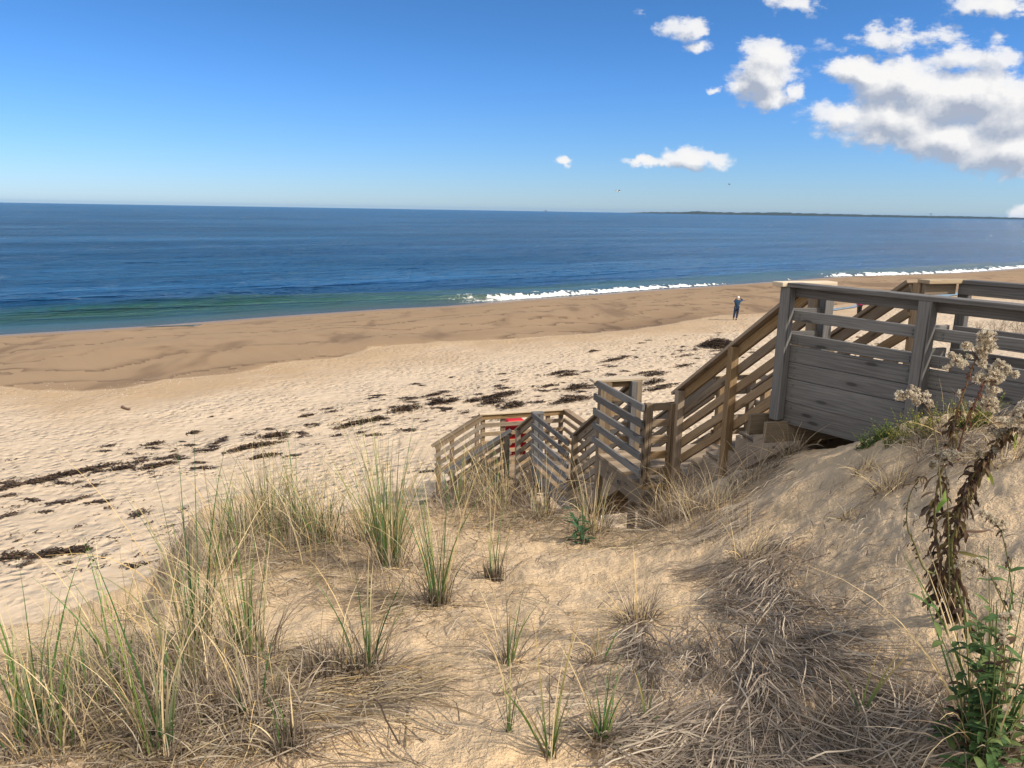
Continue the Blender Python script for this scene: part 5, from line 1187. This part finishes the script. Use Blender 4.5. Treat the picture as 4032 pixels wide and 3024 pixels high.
# clear autumn air: the low sky stays blue; unseen upper sky whitened for fill
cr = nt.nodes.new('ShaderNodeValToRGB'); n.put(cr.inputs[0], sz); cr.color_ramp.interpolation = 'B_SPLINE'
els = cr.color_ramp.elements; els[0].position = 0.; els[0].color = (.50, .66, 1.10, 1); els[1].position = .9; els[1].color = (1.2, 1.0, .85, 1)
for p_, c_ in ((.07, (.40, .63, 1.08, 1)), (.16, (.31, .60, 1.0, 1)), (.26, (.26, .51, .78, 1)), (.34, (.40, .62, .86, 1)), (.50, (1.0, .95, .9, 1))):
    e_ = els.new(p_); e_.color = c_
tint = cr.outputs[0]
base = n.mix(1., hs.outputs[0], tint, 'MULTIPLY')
# unseen fill light: bright broken cloud added to the sky behind the camera
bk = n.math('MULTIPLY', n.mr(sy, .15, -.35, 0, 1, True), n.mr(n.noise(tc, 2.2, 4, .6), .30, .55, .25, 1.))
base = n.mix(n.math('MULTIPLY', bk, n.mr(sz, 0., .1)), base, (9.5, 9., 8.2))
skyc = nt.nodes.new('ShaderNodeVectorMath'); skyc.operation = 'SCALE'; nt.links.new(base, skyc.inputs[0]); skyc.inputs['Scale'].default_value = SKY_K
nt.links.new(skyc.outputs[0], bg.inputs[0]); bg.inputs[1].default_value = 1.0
yy = n.math('MAXIMUM', sy, .02); u_ = n.math('DIVIDE', sx, yy); v_ = n.math('DIVIDE', sz, yy)
def dens(du, dv_):
    g = nt.nodes.new('ShaderNodeGroup'); g.node_tree = G
    n.put(g.inputs[0], n.combine(n.math('ADD', u_, du), n.math('ADD', v_, dv_), 0.)); return g.outputs[0]
D1 = dens(0., 0.); D2 = dens(.009, .016)
wisp = n.mr(n.noise(n.mapping(n.combine(u_, v_, 0.), scale=(1, 2.2, 1)), 24., 5, .65), .3, .7, .30, -.30)
alpha = n.mr(n.math('ADD', D1, n.math('MULTIPLY', wisp, n.mr(v_, .05, .22, .5, 1.15))), -.02, .50, 0, 1, True)
alpha = n.math('MULTIPLY', alpha, n.mr(D1, .0, .8, .75, 1.))
rel1 = n.math('MULTIPLY', n.math('SUBTRACT', D1, D2), 1.35)
thick = n.mr(D1, .45, 1.5, 0, .5)
under = n.mr(n.noise(n.combine(u_, v_, 2.), 5., 3, .6), .35, .7, -.12, .30)
lit = n.math('SUBTRACT', n.math('ADD', .66, rel1), n.math('ADD', thick, under), clamp=True)
cc = n.mix(lit, (.23, .26, .32), (.53, .525, .52))
fin = n.mix(alpha, skyc.outputs[0], cc)
bg2 = nt.nodes.new('ShaderNodeBackground'); nt.links.new(fin, bg2.inputs[0])
ms = nt.nodes.new('ShaderNodeMixShader')
reg = n.math('MULTIPLY', n.math('GREATER_THAN', sy, .3), n.math('MULTIPLY', n.math('GREATER_THAN', u_, .02), n.math('MULTIPLY', n.math('GREATER_THAN', v_, 0.), n.math('LESS_THAN', v_, .42))))
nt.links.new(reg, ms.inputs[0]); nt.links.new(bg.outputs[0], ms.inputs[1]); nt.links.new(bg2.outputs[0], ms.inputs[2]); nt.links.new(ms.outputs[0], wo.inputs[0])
world.cycles.sampling_method = 'MANUAL'; world.cycles.sample_map_resolution = 256
sun = bpy.data.lights.new('sun', 'SUN'); sun.energy = 3.2; sun.angle = radians(3.5); sun.color = (1., .90, .76)
so = bpy.data.objects.new('sun', sun); COL.objects.link(so)
sd = Vector((sin(SUN_AZ)*cos(SUN_EL), cos(SUN_AZ)*cos(SUN_EL), sin(SUN_EL))); so.rotation_euler = sd.to_track_quat('Z', 'Y').to_euler()
so.location = (0, 0, 60)
scene.view_settings.view_transform = 'Standard'; scene.view_settings.look = 'None'; scene.view_settings.exposure = 0.85; scene.view_settings.gamma = 1
scene.render.engine = 'CYCLES'; scene.cycles.max_bounces = 6; scene.cycles.transparent_max_bounces = 8

# autumn sea air: one even, very thin volume over land and sea
V = [(x, y, z) for z in (-9.5, 112) for x, y in ((-36000, -36000), (36000, -36000), (36000, 36000), (-36000, 36000))]
hm = bpy.data.materials.new('thin_haze'); hm.use_nodes = True; ht = hm.node_tree; ht.nodes.clear(); ho = ht.nodes.new('ShaderNodeOutputMaterial'); hv = ht.nodes.new('ShaderNodeVolumePrincipled')
hv.inputs['Color'].default_value = (.25, .55, 1, 1); hv.inputs['Density'].default_value = 1.2e-5; hv.inputs['Anisotropy'].default_value = .2; ht.links.new(hv.outputs[0], ho.inputs['Volume'])
if HAZE:
    o = poly_mesh('haze', V, [(0, 3, 2, 1), (4, 5, 6, 7), (0, 1, 5, 4), (1, 2, 6, 5), (2, 3, 7, 6), (3, 0, 4, 7)], hm); tag(o, 'thin blue sea haze over the water and the far coast', kind='stuff')
scene.cycles.volume_bounces = 0
